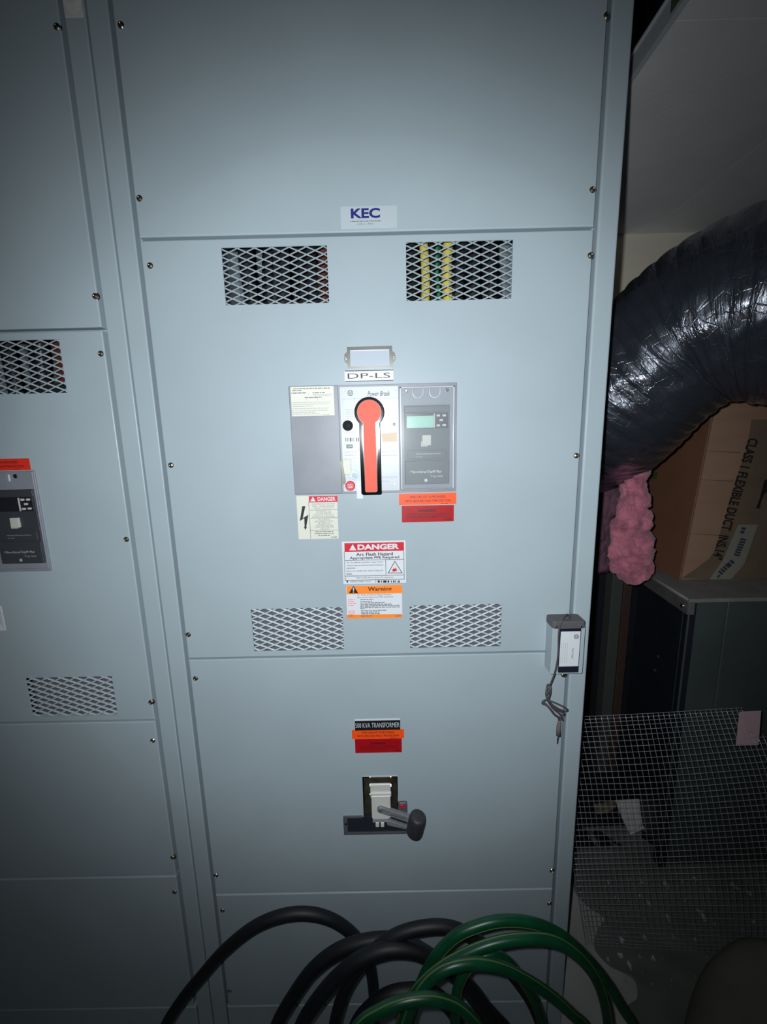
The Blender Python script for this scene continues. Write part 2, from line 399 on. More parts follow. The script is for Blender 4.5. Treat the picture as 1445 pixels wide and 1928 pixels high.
for h in (vTL, vTR, vBL, vBR): obj('expanded_metal_vent', vent_mb(h), 'mesh', p_mid)
screws(p_top, [(225,56),(262,382),(1136,35),(1115,366)])
screws(p_mid, [(278,506),(319,882),(355,1201),(1107,487),(1085,865)])
screws(p_low, [(365,1282),(407,1653),(1062,1277),(1036,1643)])
screws(p_bot, [(414,1716),(432,1870),(1033,1706)])
# insides seen through the vents
def vcable(parent, x, y, z0, z1, r, m, name='cable', w=.004):
    P = [(x+w*math.sin(9*t+x*50), y+w*math.cos(7*t+x*31), z0+(z1-z0)*t) for t in [i/12 for i in range(13)]]
    obj(name, MB().tube(P, r, 10), m, parent)
for i, x in enumerate([-.262,-.228,-.196,-.165,-.135]): vcable(sw, x, .10+.03*(i%2), 1.55, 1.9, .014, 'wire')
for x in (-.112,): vcable(sw, x, .10, 1.55, 1.9, .010, 'rednet')
vcable(sw, -.20, .055, 1.56, 1.86, .006, 'wire')
vcable(sw, .084, .055, 1.55, 1.9, .0085, 'yel'); vcable(sw, .134, .075, 1.55, 1.9, .010, 'yel')
vcable(sw, .118, .10, 1.55, 1.9, .004, 'gwire')
for i, x in enumerate([.060,.106,.16,.192,.222]): vcable(sw, x, .11+.03*(i%2), 1.55, 1.9, .014, 'wire')
obj('inner_plate', MB().box(-.30, -.07, .040, .042, .94, 1.048), 'plate', sw)
obj('inner_plate', MB().box(.03, .25, .042, .044, .945, 1.044), 'plate', sw)

# ---- left section
LXR = -.5076; LXL = -1.3033
sl = thing('switchboard_cabinet', 'tall grey metal switchboard section cut off by the left edge of the picture', 'switchboard', (-.9, .3, FLOOR), group='grey switchboard sections')
obj('body_shell', shell(-1.3454, -.4656), 'paint', sl)
obj('inner_frame', frame_mb(LXL, LXR, (1.6055, .809, .403)), 'paint', sl)
obj('frame_post', panel_mb(-.4994, -.4652, FLOOR, 2.29, depth=.04), 'paint', sl)
obj('frame_post', panel_mb(-1.3454, -1.3110, FLOOR, 2.29, depth=.04), 'paint', sl)
vLT = (-.775,-.588,1.495,1.589); vLB = (-.770,-.5857,.8235,.916)
obj('base_channel', panel_mb(LXL-.004, LXR+.005, FLOOR, .003, depth=.03), 'paint', sl)
q_top = obj('panel', panel_mb(LXL, LXR, 1.608, 2.285), 'paint', sl)
q_mid = obj('panel', panel_mb(LXL, LXR, .811, 1.603, [vLT, vLB]), 'paint', sl)
q_low = obj('panel', panel_mb(LXL, LXR, .405, .807), 'paint', sl)
q_bot = obj('panel', panel_mb(LXL, LXR, .006, .401), 'paint', sl)
for h in (vLT, vLB): obj('expanded_metal_vent', vent_mb(h), 'mesh', q_mid)
screws(q_top, [(101,56),(172,559)]); screws(q_mid, [(185,671),(235,1021),(278,1323)])
screws(q_low, [(288,1400),(320,1616)]); screws(q_bot, [(327,1684)])
for i, x in enumerate([-.77,-.74,-.71,-.675]): vcable(sl, x, .10+.03*(i%2), 1.42, 1.75, .013, 'wire')
obj('bus_insulation', MB().rbox(-.65,-.595,.06,.075,1.522,1.75,.004), 'rednet', sl)
obj('inner_plate', MB().box(-.79, -.565, .036, .038, .80, .93), 'plate', sl)
obj('inner_plate', MB().box(-.70, -.57, .05, .052, 1.47, 1.52), 'wire', sl)

# ------------------------------------------------------------------ stickers and plates
def sticker(name, label, r4, m, cat='label', th=.0005, group=None, y=0.0):
    x0, x1, z0, z1 = r4; t = thing(name, label, cat, ((x0+x1)/2, y, z0), group)
    obj('backing', MB().rbox(x0,x1,y-th,y,z0,z1,min(.0012,(z1-z0)*.1),.0001), m, t); return t
T1, T2, T3 = -.0008, -.0010, -.0012
def px(mb, x0, y0, x1, y1, y=T1, th=.0002, Y=0):
    a, b, c, d = rect(x0,y0,x1,y1,Y); return mb.box(a,b,y,y+th,c,d)
def ptx(mb, t, x0, y0, x1, y1, y=T2, bold=0, shear=0, Y=0):
    a, b, c, d = rect(x0,y0,x1,y1,Y); return mb.text(t,a,b,c,d,y,bold,shear)
def pfine(mb, x0, x1, yy, h, y=T2, Y=0):
    a, b, c, d = rect(x0,yy-h/2,x1,yy+h/2,Y); return mb.fine(a,b,(c+d)/2,d-c,y)

# contractor's foil label
t = sticker('contractor_label', 'silver foil contractor label with navy lettering, above the horizontal seam between the top vents', rect(642,388,748,430), 'silver')
obj('lettering', ptx(MB(),'KEC',661,392.5,716,411.5,bold=.035), 'navy', t)
m = MB(); pfine(m,660,717,417,1.6); ptx(m,'(281) 781-',673,420.5,706,424.5)
obj('small_print', m, 'ink', t)

# nameplate holder in bright steel
t = thing('card_holder', 'bright steel card holder frame with blank card, above the white DP-LS plate', 'card holder', tuple(pt(696,693,0)))
x0,x1,z0,z1 = rect(654.5,653,739,694)
fr = MB().box(x0,x1,-.004,0,z1-.006,z1).box(x0,x1,-.004,0,z0,z0+.0035).box(x0,x0+.0055,-.004,0,z0+.0035,z1-.006).box(x1-.0055,x1,-.004,0,z0+.0035,z1-.006)
obj('frame', fr, 'chrome', t)
zc = (z0+z1)/2
for s, xx in ((-1,x0),(1,x1)):
    tab = obj('mounting_tab', MB().prism([(xx,zc+.011),(xx+s*.005,zc+.007),(xx+s*.006,zc),(xx+s*.005,zc-.007),(xx,zc-.011)], -.0015, 0), 'chrome', t)
    obj('rivet', MB().disc(xx+s*.003,zc,.0026,-.003,-.0015,12,.0006), 'screw', tab)
obj('card', MB().box(x0+.0055,x1-.0055,-.0012,0,z0+.0035,z1-.006), mat('blank_card',(176,184,196),.3), t)

# DP-LS plate
t = sticker('circuit_name_plate', 'white engraved plate reading DP-LS, directly under the steel card holder', rect(649.5,697,741,718), 'white', th=.0012)
obj('border_line', px(px(MB(),650,697,741,698.6,-.0014),651,716.6,741,718,-.0014), 'black', t)
obj('lettering', ptx(MB(),'DP-LS',655,702.5,735,712.5,y=-.0015), 'black', t)

# yellowed danger label with lightning arrow
t = sticker('danger_label', 'cream danger label with black lightning arrow, under the left corner of the breaker', rect(560.5,933,636.5,1014.5), 'cream', group=None)
obj('red_header', px(MB(),582,933.5,636,945.5), 'red', t)
m = MB(); ptx(m,'DANGER',598.5,935.5,632,943,bold=.02)
a = [pt(*p,0) for p in ((584.5,944),(595,944),(589.5,935))]; m.prism([(p.x,p.z) for p in a], T2, T1)
obj('header_lettering', m, 'white', t)
m = MB(); a = [pt(*p,0) for p in ((569.6,953),(575.5,953),(570.5,975.5),(581.2,969),(577.2,991),(578.2,991.8),(575.8,998),(572.5,991.8),(574,992),(573.4,975.5),(565,981))]
m.prism([(p.x,p.z) for p in a], T2, T1); obj('lightning_arrow', m, 'black', t)
m = MB(); px(m,583.2,945,584,1014)
for yy in (959.3,974.8,998): px(m,584,yy,637,yy+.6)
L_ = [('HAZARDOUS VOLTAGE',588,631,948.5),('WILL CAUSE SEVERE',588,630,952.6),('INJURY OR DEATH',592,628,956.6),
      ('TO PREVENT ALL',595,624,962),('POWER BEFORE',596,624,965.8),('INSTALLING, INSPECTING',591,629,969.4),('OR REMOVING BARRIERS',588,631,973),
      ('ALL DEVICE',600,621,978),('DISCONNECTS MUST',593,628,981.4),('BE OPEN TO',600,622,985),('DE-ENERGIZE ALL',596,628,988.6),('LOAD AND LINE SIDE',593,629,992),('CIRCUITS',604,620,995.6)]
for s_, a, b, yy in L_: ptx(m, s_, a, yy-1.35, b, yy+1.35)
for a,b,yy in ((594,629,1001),(593,630,1004.6),(600,622,1008),(624,635,1011)): pfine(m,a,b,yy,1.6)
obj('small_print', m, 'ink', t)

# ground fault stickers (main, upper)
def gfs(name, label, r, mt='orange', group=None, full=True):
    x0,y0,x1,y1 = r; t = sticker(name, label, rect(*r), mt, th=.0007, group=group); w = x1-x0; h = y1-y0; m = MB()
    ptx(m,'THIS CIRCUIT IS PROVIDED',x0+w*.185,y0+h*.21,x0+w*.815,y0+h*.42,bold=.014,y=-.0009)
    ptx(m,'WITH GROUND FAULT PROTECTION',x0+w*.10,y0+h*.56,x0+w*.90,y0+h*.77,bold=.014,y=-.0009)
    pfine(m,x0+w*.73,x0+w*.86,y0+h*.89,h*.05,y=-.0009); obj('lettering', m, 'black', t); return t
def gfd(name, label, r):
    x0,y0,x1,y1 = r; t = sticker(name, label, rect(*r), 'dred', th=.0004); w = x1-x0; h = y1-y0; m = MB()
    ptx(m,'DANGER',x0+w*.33,y0+h*.24,x0+w*.66,y0+h*.39,bold=.03,y=-.0007)
    ptx(m,'THIS DEVICE DOES NOT DISCONNECT',x0+w*.09,y0+h*.475,x0+w*.90,y0+h*.58,bold=.014,y=-.0007)
    ptx(m,'CONTROL AND INSTRUMENT CIRCUITS',x0+w*.075,y0+h*.635,x0+w*.92,y0+h*.74,bold=.014,y=-.0007)
    pfine(m,x0+w*.82,x0+w*.97,y0+h*.82,h*.05,y=-.0007); obj('lettering', m, 'black', t); return t
gfs('ground_fault_sticker','bright orange ground fault protection sticker under the breaker\'s dark trip unit',(751.5,928.5,859.5,950))
gfd('danger_sticker','dark red danger sticker with black print, right of the cream lightning label',(757,951.5,855,982.5))
# arc flash label
t = sticker('arc_flash_label', 'white arc flash hazard label with red DANGER header and fire triangle', rect(645.5,1018.5,764.5,1098.5), 'white')
obj('red_header', px(MB(),649,1021.5,761,1037.8), 'red', t)
m = MB(); ptx(m,'DANGER',673.5,1024,752,1034.5,bold=.045)
a = [pt(*p,0) for p in ((658,1036),(671.5,1036),(664.5,1024.3))]; m.prism([(p.x,p.z) for p in a],T2,T1)
obj('header_lettering', m, 'white', t)
m = MB(); ptx(m,'Arc Flash Hazard',671,1040,740,1046,bold=.02); ptx(m,'Appropriate PPE Required',659,1047,752,1053.3,bold=.02)
for r_ in ((649,1038,649.8,1092),(760.6,1037,761.4,1091),(650,1053.6,761,1054.4),(650,1083,761,1083.8),(650,1091,761,1091.8),(726.5,1054,727.3,1083)): px(m,*r_,T2)
for s_,b,yy in (('Do not operate controls or open covers',722,1058.6),('without appropriate personal protective',722,1064.2),('equipment.',670,1069.6),('Failure to comply may result in injury or',722,1074.6),('death.',664,1080)):
    ptx(m,s_,653,yy-1.8,b,yy+1.8,bold=.004)
ptx(m,'Refer to NFPA 70E for minimum PPE requirements',672,1085.6,741,1089)
x=660
ptx(m,'A45621-AR62 10-01',660,1093.4,698,1096)
rb = random.Random(3); x = 707.5
while x < 752: px(m,x,1092.6,x+rb.choice((.8,1.6,2.6)),1096.6,T2); x += rb.choice((2.4,3.4,4.0))
A = [Vector((pt(*p,0).x, pt(*p,0).z)) for p in ((730.5,1079),(758.5,1079),(743.8,1055.5))]
q = inset([tuple(v) for v in A], .0012)
for i in range(3): m.prism([tuple(A[i]),tuple(A[(i+1)%3]),q[(i+1)%3],q[i]], T2, T1)
px(m,653,1092.8,655.6,1096.4,T2); obj('black_print', m, 'black', t)
m = MB(); a = [(739.5,1075.5),(738.8,1071),(740.8,1072.5),(741.2,1068),(743,1071),(745,1067.5),(745.5,1071.5),(748,1069),(747,1072.6),(748.5,1075.5),(745,1074.4),(743,1076)]
m.prism([(pt(*p,0).x,pt(*p,0).z) for p in a], T2, T1); obj('flame_symbol', m, 'red', t)
# warning label
t = sticker('warning_label', 'white warning label with orange header and foot, directly below the arc flash label', rect(653,1102,757.5,1163.5), 'white')
obj('orange_header', px(MB(),653,1102.2,757.5,1117.6), 'worange', t); obj('orange_footer', px(MB(),653.5,1156.5,757.5,1163.4), 'worange', t)
m = MB(); a = [pt(*p,0) for p in ((657.5,1116.6),(675,1116.6),(666,1102.6))]; m.prism([(p.x,p.z) for p in a],T2,T1)
ptx(m,'Warning',693,1104.6,738,1114.4,bold=.02)
obj('black_print', m, 'black', t)
m = MB(); px(m,665,1106,667,1112,-.0012,.0002); px(m,665,1113.4,667,1115.2,-.0012,.0002); obj('exclamation_mark', m, 'white', t)
m = MB(); ptx(m,'Arc Flash and Shock Hazard Present',673,1117.8,737,1121); ptx(m,'Appropriate Electrical PPE Required',672,1122.6,740,1125.8,bold=.01)
for a,b,yy in ((679,703,1128.6),(679,701,1132),(679,725,1134.6),(679,739,1137.6),(679,755,1140.2),(679,753,1143),(679,687,1145.8),(680,730,1149),(680,714,1152),(681,718,1155)): pfine(m,a,b,yy,1.5)
for a,b in ((656,665),(680,701),(745,757)): pfine(m,a,b,1159.4,1.6)
obj('small_print', m, 'ink', t)
m = MB()
for a,b,yy in ((656,668,1129),(656,667,1132.6),(656,671,1136),(656,666,1139.6),(656,668,1150),(657,669,1153),(657,669,1156)): pfine(m,a,b,yy,1.8)
obj('red_small_print', m, 'redink', t)
# lower stickers
t = sticker('transformer_name_plate', 'black plate with white lettering 500 KVA TRANSFORMER, above the lower lever switch', rect(668,1353.5,754,1373.5), 'white', th=.001)
obj('black_face', px(MB(),668.5,1356,754,1374,-.0013,.0003), 'black', t)
obj('lettering', ptx(MB(),'500 KVA TRANSFORMER',669.5,1360,752.5,1369,y=-.0015,bold=-.008), 'white', t)
gfs('ground_fault_sticker','small bright orange ground fault sticker just below the black transformer plate',(663,1373.2,761,1390.5))
gfd('danger_sticker','small dark red danger sticker below the black transformer plate',(669,1390.8,757,1417))
# left section sticker and papers
x0,x1,z0,z1 = rect(-52,864,58,886); x1 = pt(57,875).x; x0 = x1-.113
t = sticker('ground_fault_sticker', 'red-orange sticker on the left cabinet, cut off by the left picture edge', (x0,x1,z0,z1), 'rorange')
m = MB(); m.text('THIS CIRCUIT IS PROVIDED',x0+.02,x1-.022,z1-.0088,z1-.0048,T2,.014); m.text('WITH GROUND FAULT PROTECTION',x0+.011,x1-.012,z1-.0165,z1-.0125,T2,.014)
m.fine(x1-.033,x1-.02,z0+.0022,.0008,T2); obj('lettering', m, 'black', t)
x1 = pt(7.5,1165).x; z0,z1 = pt(4,1187).z, pt(2,1141).z
t = sticker('notice_label', 'white printed label sliver at the left picture edge, above the lower left vent', (x1-.075,x1,z0,z1), 'white')
m = MB(); m.box(x1-.0045,x1-.004,T2,T1,z0+.004,z1-.002).box(x1-.07,x1-.004,T2,T1,z0+.012,z0+.0125)
for k in range(6): m.fine(x1-.07,x1-.006,z0+.017+k*.004,.0014,T2,k)
obj('small_print', m, 'ink', t)
x0,x1,z0,z1 = rect(118.5,-40,157.5,33)
x0 = pt(120,20).x+.001; x1 = pt(157,20).x-.001
sticker('paper_label', 'blank dusty white paper label on the grey post at the top left', (x0,x1,z0,z1), mat('dusty_paper',(228,224,220),.8,var=.25,vscale=60))

# ------------------------------------------------------------------ emblem
def emblem(mb, cx, cz, r, y):
    mb.ring(cx,cz,r*.8,r,y,y+.0003,24)
    for a in range(4):
        t = math.radians(45+90*a); mb.disc(cx+r*.52*math.cos(t),cz+r*.52*math.sin(t),r*.16,y,y+.0003,8)
    return mb.text('GE',cx-r*.55,cx+r*.55,cz-r*.38,cz+r*.38,y,.01,.3)

# ------------------------------------------------------------------ trip unit (part of the breaker)
def trip_unit(parent, rgt, top, cover, lit):
    # local layout measured on the main unit: width .104, height .193; y front of case -.006
    x0 = rgt-.104; z1 = top; z0 = top-.193
    m = MB().rbox(x0,rgt,-.006,0,z0,z1,.0015,.0006)
    case = obj('trip_unit', m, 'gplastic', parent)
    sh = 0 if lit else .0085
    u0, u1 = x0+.0085+sh, rgt-.0105+sh                       # dark insert
    obj('dark_insert', MB().rbox(u0,u1,-.0085,-.006,z1-.181,z1-.034,.001,.0005), 'dgrey2' if not lit else 'dgrey', case)
    obj('lower_door', MB().rbox(u0+.001,u1-.001,-.0115,-.0085,z1-.1805,z1-.1365,.001,.0006), 'dgrey2' if not lit else 'dgrey', case)
    obj('upper_hood', MB().rbox(u0+.001,u1-.001,-.0105,-.0085,z1-.047,z1-.036,.001,.0006), 'dgrey2' if not lit else 'dgrey', case)
    obj('display_bezel', MB().rbox(u0+.003,u1-.003,-.0100,-.0085,z1-.0765,z1-.0485,.001,.0004), 'lcdoff', case)
    obj('display', MB().rbox(u0+.005,u0+.0545,-.0106,-.0100,z1-.0752,z1-.0535,.0006,.0002), 'lcd' if lit else 'lcdoff', case)
    obj('bezel_strip', MB().box(u0+.0548,u0+.0572,-.0112,-.0100,z1-.0755,z1-.050), 'button', case)
    for bx, bz in ((.0635,.0535),(.0745,.0535),(.069,.0620),(.0635,.0715),(.0745,.0710)):
        obj('button', MB().rbox(u0+bx-.0035,u0+bx+.0035,-.0120,-.0100,z1-bz-.0021,z1-bz+.0021,.0016,.0005), 'button', case)
    # rating plug (pale square) and slotted strip
    obj('rating_plug', MB().rbox(u0+.0330,u0+.0500,-.0125,-.0085,z1-.1080,z1-.0885,.0015,.0006).rbox(u0+.031,u0+.044,-.0105,-.0085,z1-.110,z1-.100,.001,.0004), 'button', case)
    st = obj('label_strip', MB().rbox(u0+.006,u1-.006,-.0102,-.0085,z1-.1330,z1-.1165,.0008,.0005), 'dgrey2' if not lit else 'dgrey', case)
    m = MB(); m.text('GE Electrical Distribution & Control',u0+.021,u0+.068,z1-.1245,z1-.1222,-.01045,.004).text('trip unit',u0+.021,u0+.034,z1-.1300,z1-.1282,-.01045,.004)
    m.text('MicroVersaTrip\u00ae Plus',u0+.010,u0+.070,z1-.1605,z1-.1545,-.0118,.012,.35)
    m.text('Trip Unit',u0+.049,u0+.072,z1-.1685,z1-.1640,-.0118,.0,.0)
    m.disc(u0+.040,z1-.1735,.003,-.0118,-.0115,12)
    obj('lettering', m, 'white' if lit else 'softink', case)
    if cover:      # clear cover with a rim and two finger notches
        cv = obj('clear_cover', MB().box(x0+.002,rgt-.003,-.0165,-.0155,z0+.004,z1-.003), 'clear', case)
        rim = MB().box(x0+.001,x0+.0032,-.017,-.006,z0+.004,z1-.002).box(rgt-.0052,rgt-.003,-.017,-.006,z0+.004,z1-.002).box(x0+.001,rgt-.003,-.017,-.006,z1-.0035,z1-.002).box(x0+.001,rgt-.003,-.0165,-.006,z0+.004,z0+.0052)
        obj('cover_rim', rim, mat('cover_rim_clear',(196,200,208),.2), case)
        for cx in (x0+.034, x0+.065):
            P = [(cx-.0095,-.0168,z1-.003)]+[(cx-.0095*math.cos(a),-.0168,z1-.0125-.0095*math.sin(a)) for a in [math.pi*k/10 for k in range(11)]]+[(cx+.0095,-.0168,z1-.003)]
            obj('finger_notch', MB().tube(P,.0007,6), mat('notch_edge',(214,218,226),.2), case)
        for cx in (x0+.0125, rgt-.0165): obj('cover_screw', MB().disc(cx,z1-.0085,.0028,-.0185,-.0155,14,.0008), 'chrome', case)
    else:
        for cx in (x0+.03, x0+.058):
            obj('raised_rib', MB().box(cx,cx+.002,-.0075,-.006,z1-.018,z1-.005), 'white', case)
        obj('arrow_boss', MB().prism([(x0+.040,z1-.006),(x0+.054,z1-.006),(x0+.054,z1-.018),(x0+.047,z1-.026),(x0+.040,z1-.018)],-.0072,-.006), 'gplastic', case)
        obj('cover_screw', MB().disc(x0+.071,z1-.0085,.0042,-.0072,-.0055,16,.0008), 'black', case)
    return case

# ------------------------------------------------------------------ the breaker
bx0,bx1,bz0,bz1 = rect(547,724,860.5,928)
bx0 = pt(550,828).x; bx1 = pt(859.5,828).x
bk = thing('circuit_breaker', 'large circuit breaker with keyhole-shaped orange handle, flush in the middle cabinet', 'circuit breaker', ((bx0+bx1)/2, 0, bz0))
obj('escutcheon', MB().rbox(bx0,bx1,-.0035,0,bz0,bz1,.0015,.0006), 'gplastic', bk)
lx1 = pt(641,828).x
lp = obj('side_cover', MB().rbox(bx0+.001,lx1,-.007,-.0035,bz0+.0015,bz1-.001,.0015,.0006), 'gplastic', bk)
# paper label on side cover
a,b,c,d = rect(548.5,727.5,629.5,783,-.007)
pl = obj('instruction_label', MB().box(a,b,-.0075,-.007,c,d), 'cream', bk, label='cream instruction paper')
m = MB()
for x_,x2,yy in ((552,621,731.5),(551,568,735.5),(549,579,740),(589,612,739.5),(574,606,748.5)): pfine(m,x_,x2,yy,1.7,-.0078,-.007)
obj('bold_print', m, 'ink', pl)
m = MB()
for x_,x2,yy in ((580,583,743),(590,626,742.5),(590,622,745),(576,579,753),(597,599,753),(550,622,757.5),(551,620,761),(552,590,765),(551,620,769),(550,618,773),(551,597,776.5),(551,604,779.5),(609,622,780.5)): pfine(m,x_,x2,yy,1.3,-.0078,-.007)
obj('small_print', m, 'softink', pl)
# white faceplate
YF = -.009
a,b,c,d = rect(643,727,752,925,YF)
fp = obj('faceplate', MB().rbox(a,b,YF,-.0035,c,d,.002,.0008), 'wht2', bk)
m = MB(); e = pt(660,740,YF); emblem(m,e.x,e.z,.0052,YF-.0004); obj('round_emblem', m, 'black', fp); m = MB()
ptx(m,'Power Break',692,736.5,735,745.5,YF-.0004,.006,.35,YF)
obj('dark_lettering', m, 'black', fp)
m = MB()
for x_,x2,yy in ((651,668,771.5),(651,667,774),(650,666,777),(651,667,780),(651,665,784),(651,666,788),(650,670,815),(672,676,846),(719,745,850),(728,736,843),(650,672,851),(650,672,857),(719,748,857),(719,733,906)): pfine(m,x_,x2,yy,1.1,YF-.0004,YF)
ptx(m,'Distribution & Control',719,896,749,900,YF-.0004,0,0,YF)
for r_ in ((645,749.8,751,750.4),(668,750,668.6,812),(646,812,676,812.6),(647,836,676,836.5),(718,846,749,846.4),(718,858,750,858.5),(718,863,750,863.5),(646,863,677,863.5),(646,751,646.5,800)):
    px(m,*r_,YF-.0003,.0003,YF)
obj('pale_print', m, 'softink', fp)
m = MB(); x = 650.6; rb = random.Random(9)
while x < 674: px(m,x,824,x+rb.choice((.8,1.4,2)),831.4,YF-.0003,.0003,YF); x += rb.choice((2.0,2.9,3.4))
obj('barcode', m, 'ink', fp)
m = MB(); a,b,c,d = rect(652.5,837,664.5,844,YF); m.box(a,b,YF-.0004,YF,c,d); fg = obj('status_flag', m, 'green', fp, label='green OFF flag')
obj('lettering', ptx(MB(),'OFF',654.5,838.6,663,842.6,YF-.0006,.01,0,YF), 'white', bk)
a,b,c,d = rect(718,814,748,832,YF); obj('tan_tag', MB().prism([(a,d-.002),(b,d),(b,c),(a+.003,c)],YF-.0006,YF), 'tag', fp)
e = pt(655.5,801.5,YF); m = MB(); n = 28
prof = [(.0098,0),(.0098,-.004),(.0090,-.0055),(.004,-.0082),(0.0002,-.0092)]
m.add([(e.x+r*math.cos(2*math.pi*i/n),YF+y,e.z+r*math.sin(2*math.pi*i/n)) for r,y in prof for i in range(n)], [(k*n+i,k*n+(i+1)%n,(k+1)*n+(i+1)%n,(k+1)*n+i) for k in range(4) for i in range(n)])
obj('push_knob', m, mat('charge_knob_black',(44,44,48),.22), bk, label='black conical knob', smooth=False)
e = pt(660,914.5,YF); rbt = obj('push_button', MB().disc(e.x,e.z,.0092,YF-.005,YF,28,.0012), 'red', bk, label='red PUSH OFF button')
m = MB(); m.text('PUSH',e.x-.0045,e.x+.0045,e.z+.0008,e.z+.0036,YF-.0053,.01).text('OFF',e.x-.0045,e.x+.005,e.z-.004,e.z-.0004,YF-.0053,.02); obj('lettering', m, 'white', rbt)
for q_, r_ in (((647,735.5),.0026),((745.5,734),.0017),((743,911.5),.003)):
    e = pt(*q_,YF); obj('plate_screw', MB().disc(e.x,e.z,r_,YF-.0015,YF,12,.0005), mat('brass_screw',(206,176,140),.4,metal=.6), bk)
a,b,c,d = rect(737.5,793.5,748.5,806,YF); sq = obj('square_boss', MB().rbox(a,b,YF-.0015,YF,c,d,.001,.0004), 'white', bk)
e = pt(742.6,799,YF); obj('boss_hole', MB().ring(e.x,e.z,.0012,.0026,YF-.0019,YF-.0015,16), 'ink', sq)
a,b,c,d = rect(646.5,865,662,905,YF); lv = obj('padlock_bracket', MB().rbox(a,b,YF-.004,YF,c+.012,d,.001,.0006), 'cream', bk)
a,b,c,d = rect(642.5,868,651,911,YF); obj('lock_slide', MB().prism([(a,d),(a+.004,d),(b,c+.006),(b-.001,c),(a+.003,c)],YF-.007,YF-.001), mat('slide_steel',(90,88,80),.35,metal=.8), bk)
e = pt(666,893,YF); obj('clear_lens', MB().disc(e.x,e.z,.0100,YF-.003,YF,20,.001), mat('lens_white',(214,226,230),.15), bk)
e = pt(668,895,YF); obj('lens_insert', MB().disc(e.x,e.z,.005,YF-.0042,YF-.003,16,.0006), mat('lens_core',(188,204,214),.15), bk)
a,b,c,d = rect(672,905,684,939,YF); obj('lower_tab', MB().box(a,b,YF-.001,0,c,d), 'white', bk)
# handle
YH = -.034
def keyhole(r, w, cx, cz, zb, n=30):
    th = math.asin(w/r); P = []
    a0 = -math.pi/2+th; 
    for i in range(n+1):
        t = a0+(2*math.pi-2*th)*i/n; P.append((cx+r*math.cos(t), cz+r*math.sin(t)))
    rr = .003
    return P + [(cx-w,zb+rr),(cx-w+.001,zb+.001),(cx-w+rr,zb),(cx+w-rr,zb),(cx+w-.001,zb+.001),(cx+w,zb+rr)]
hc = pt(695.5,776,YH); hbm = pt(698,931.5,YH); ob = pt(698,926,YH)
hd = obj('handle_body', MB().prism(keyhole(.0268,.0188,hc.x,hc.z,hbm.z), YH, -.009, .0009), 'bplastic', bk)
rim = MB(); ko = keyhole(.0222,.0148,hc.x,hc.z,hbm.z+.0035); ki = keyhole(.0214,.0112,hc.x,hc.z,ob.z)
obj('orange_insert', MB().prism(ki, YH-.0016, YH), 'horange', hd, label='orange handle face')
# pale grey line round the insert
rg = keyhole(.0217,.0115,hc.x,hc.z,ob.z-.0008)
obj('insert_rim', MB().prism(rg, YH-.0008, YH), mat('rim_bright',(120,124,134),.25), hd)
for s in (-1,1):     # glossy slanted flanks of the stem
    xa = hc.x+s*.0118; xb = hc.x+s*.0142
    obj('stem_flank', MB().prism(sorted([(xa,hc.z-.022),(xb,hc.z-.025)])+ ([(xb,hc.z-.05),(xa,hc.z-.115)] if s > 0 else [(xa,hc.z-.115),(xb,hc.z-.05)]), YH-.0006, YH), mat('flank_gloss',(70,72,82),.15), hd)
trip_unit(bk, pt(857,820,-.006).x, pt(806,727,-.006).z, True, True)

# left breaker (only its right part is in the picture)
rx = pt(76,980,-.006).x; rz = pt(40,888,-.006).z
lb = thing('circuit_breaker', 'circuit breaker cut by the left picture edge, only its dark trip unit showing', 'circuit breaker', (rx-.15, 0, rz-.2))
obj('escutcheon', MB().rbox(rx-.306,rx+.002,-.0035,0,rz-.1995,rz+.0015,.0015,.0006), 'gplastic', lb)
obj('faceplate', MB().rbox(rx-.214,rx-.107,-.009,-.0035,rz-.198,rz-.001,.002,.0008), 'wht2', lb)
hx = rx-.162
obj('handle_body', MB().prism(keyhole(.0258,.0183,hx,rz-.048,rz-.2), YH, -.009, .0022), 'bplastic', lb)
trip_unit(lb, rx, rz, False, False)

# ------------------------------------------------------------------ lever switch in the lower panel
ls = thing('lever_switch', 'beige toggle switch with grey side lever and dark knob in the lower panel opening', 'switch', tuple(pt(710,1568,0)))
a,b,c,d = rect(684,1461,749.5,1549)
cv = MB().box(a-.004,b+.004,.07,.072,c-.01,d+.004).box(a-.004,a-.002,.003,.07,c-.01,d+.004).box(b+.002,b+.004,.003,.07,c-.01,d+.004).box(a-.004,b+.004,.003,.07,c-.012,c-.010)
obj('recess', cv, 'dark', ls)
obj('recess_roof', MB().box(a-.003,b+.003,.003,.07,d+.001,d+.0035), 'dark', ls)
obj('opening_trim', MB().box(a,b,-.0015,.002,d-.0022,d).box(b-.001,b+.0004,-.003,.003,c,d), 'chrome', ls)
obj('inner_plate', MB().rbox(a+.001,b-.001,.028,.030,c-.005,d-.004,.001), mat('dark_inner_plate',(62,58,46),.5,var=.6,vscale=40), ls)
a2,b2,c2,d2 = rect(647.5,1534.5,768,1568)
fr = MB(); zt = .0045
fr.box(a2,b2,-.004,0,c2,c2+zt).box(a2,pt(684,1550).x,-.004,0,d2-.0035,d2).box(a2,a2+.009,-.004,0,c2+zt,d2-.0035).box(b2-.003,b2,-.004,0,c2+zt,d2)
sp = obj('slide_frame', fr, 'dgrey', ls)
obj('slide_window', MB().box(a2+.009,b2-.003,-.0015,-.0003,c2+zt,d2-.0035), mat('slide_dark',(40,42,50),.35), ls)
e = pt(651.5,1551,-.004); obj('frame_screw', MB().disc(e.x,e.z,.0032,-.0052,-.004,12,.0006), 'black', sp)
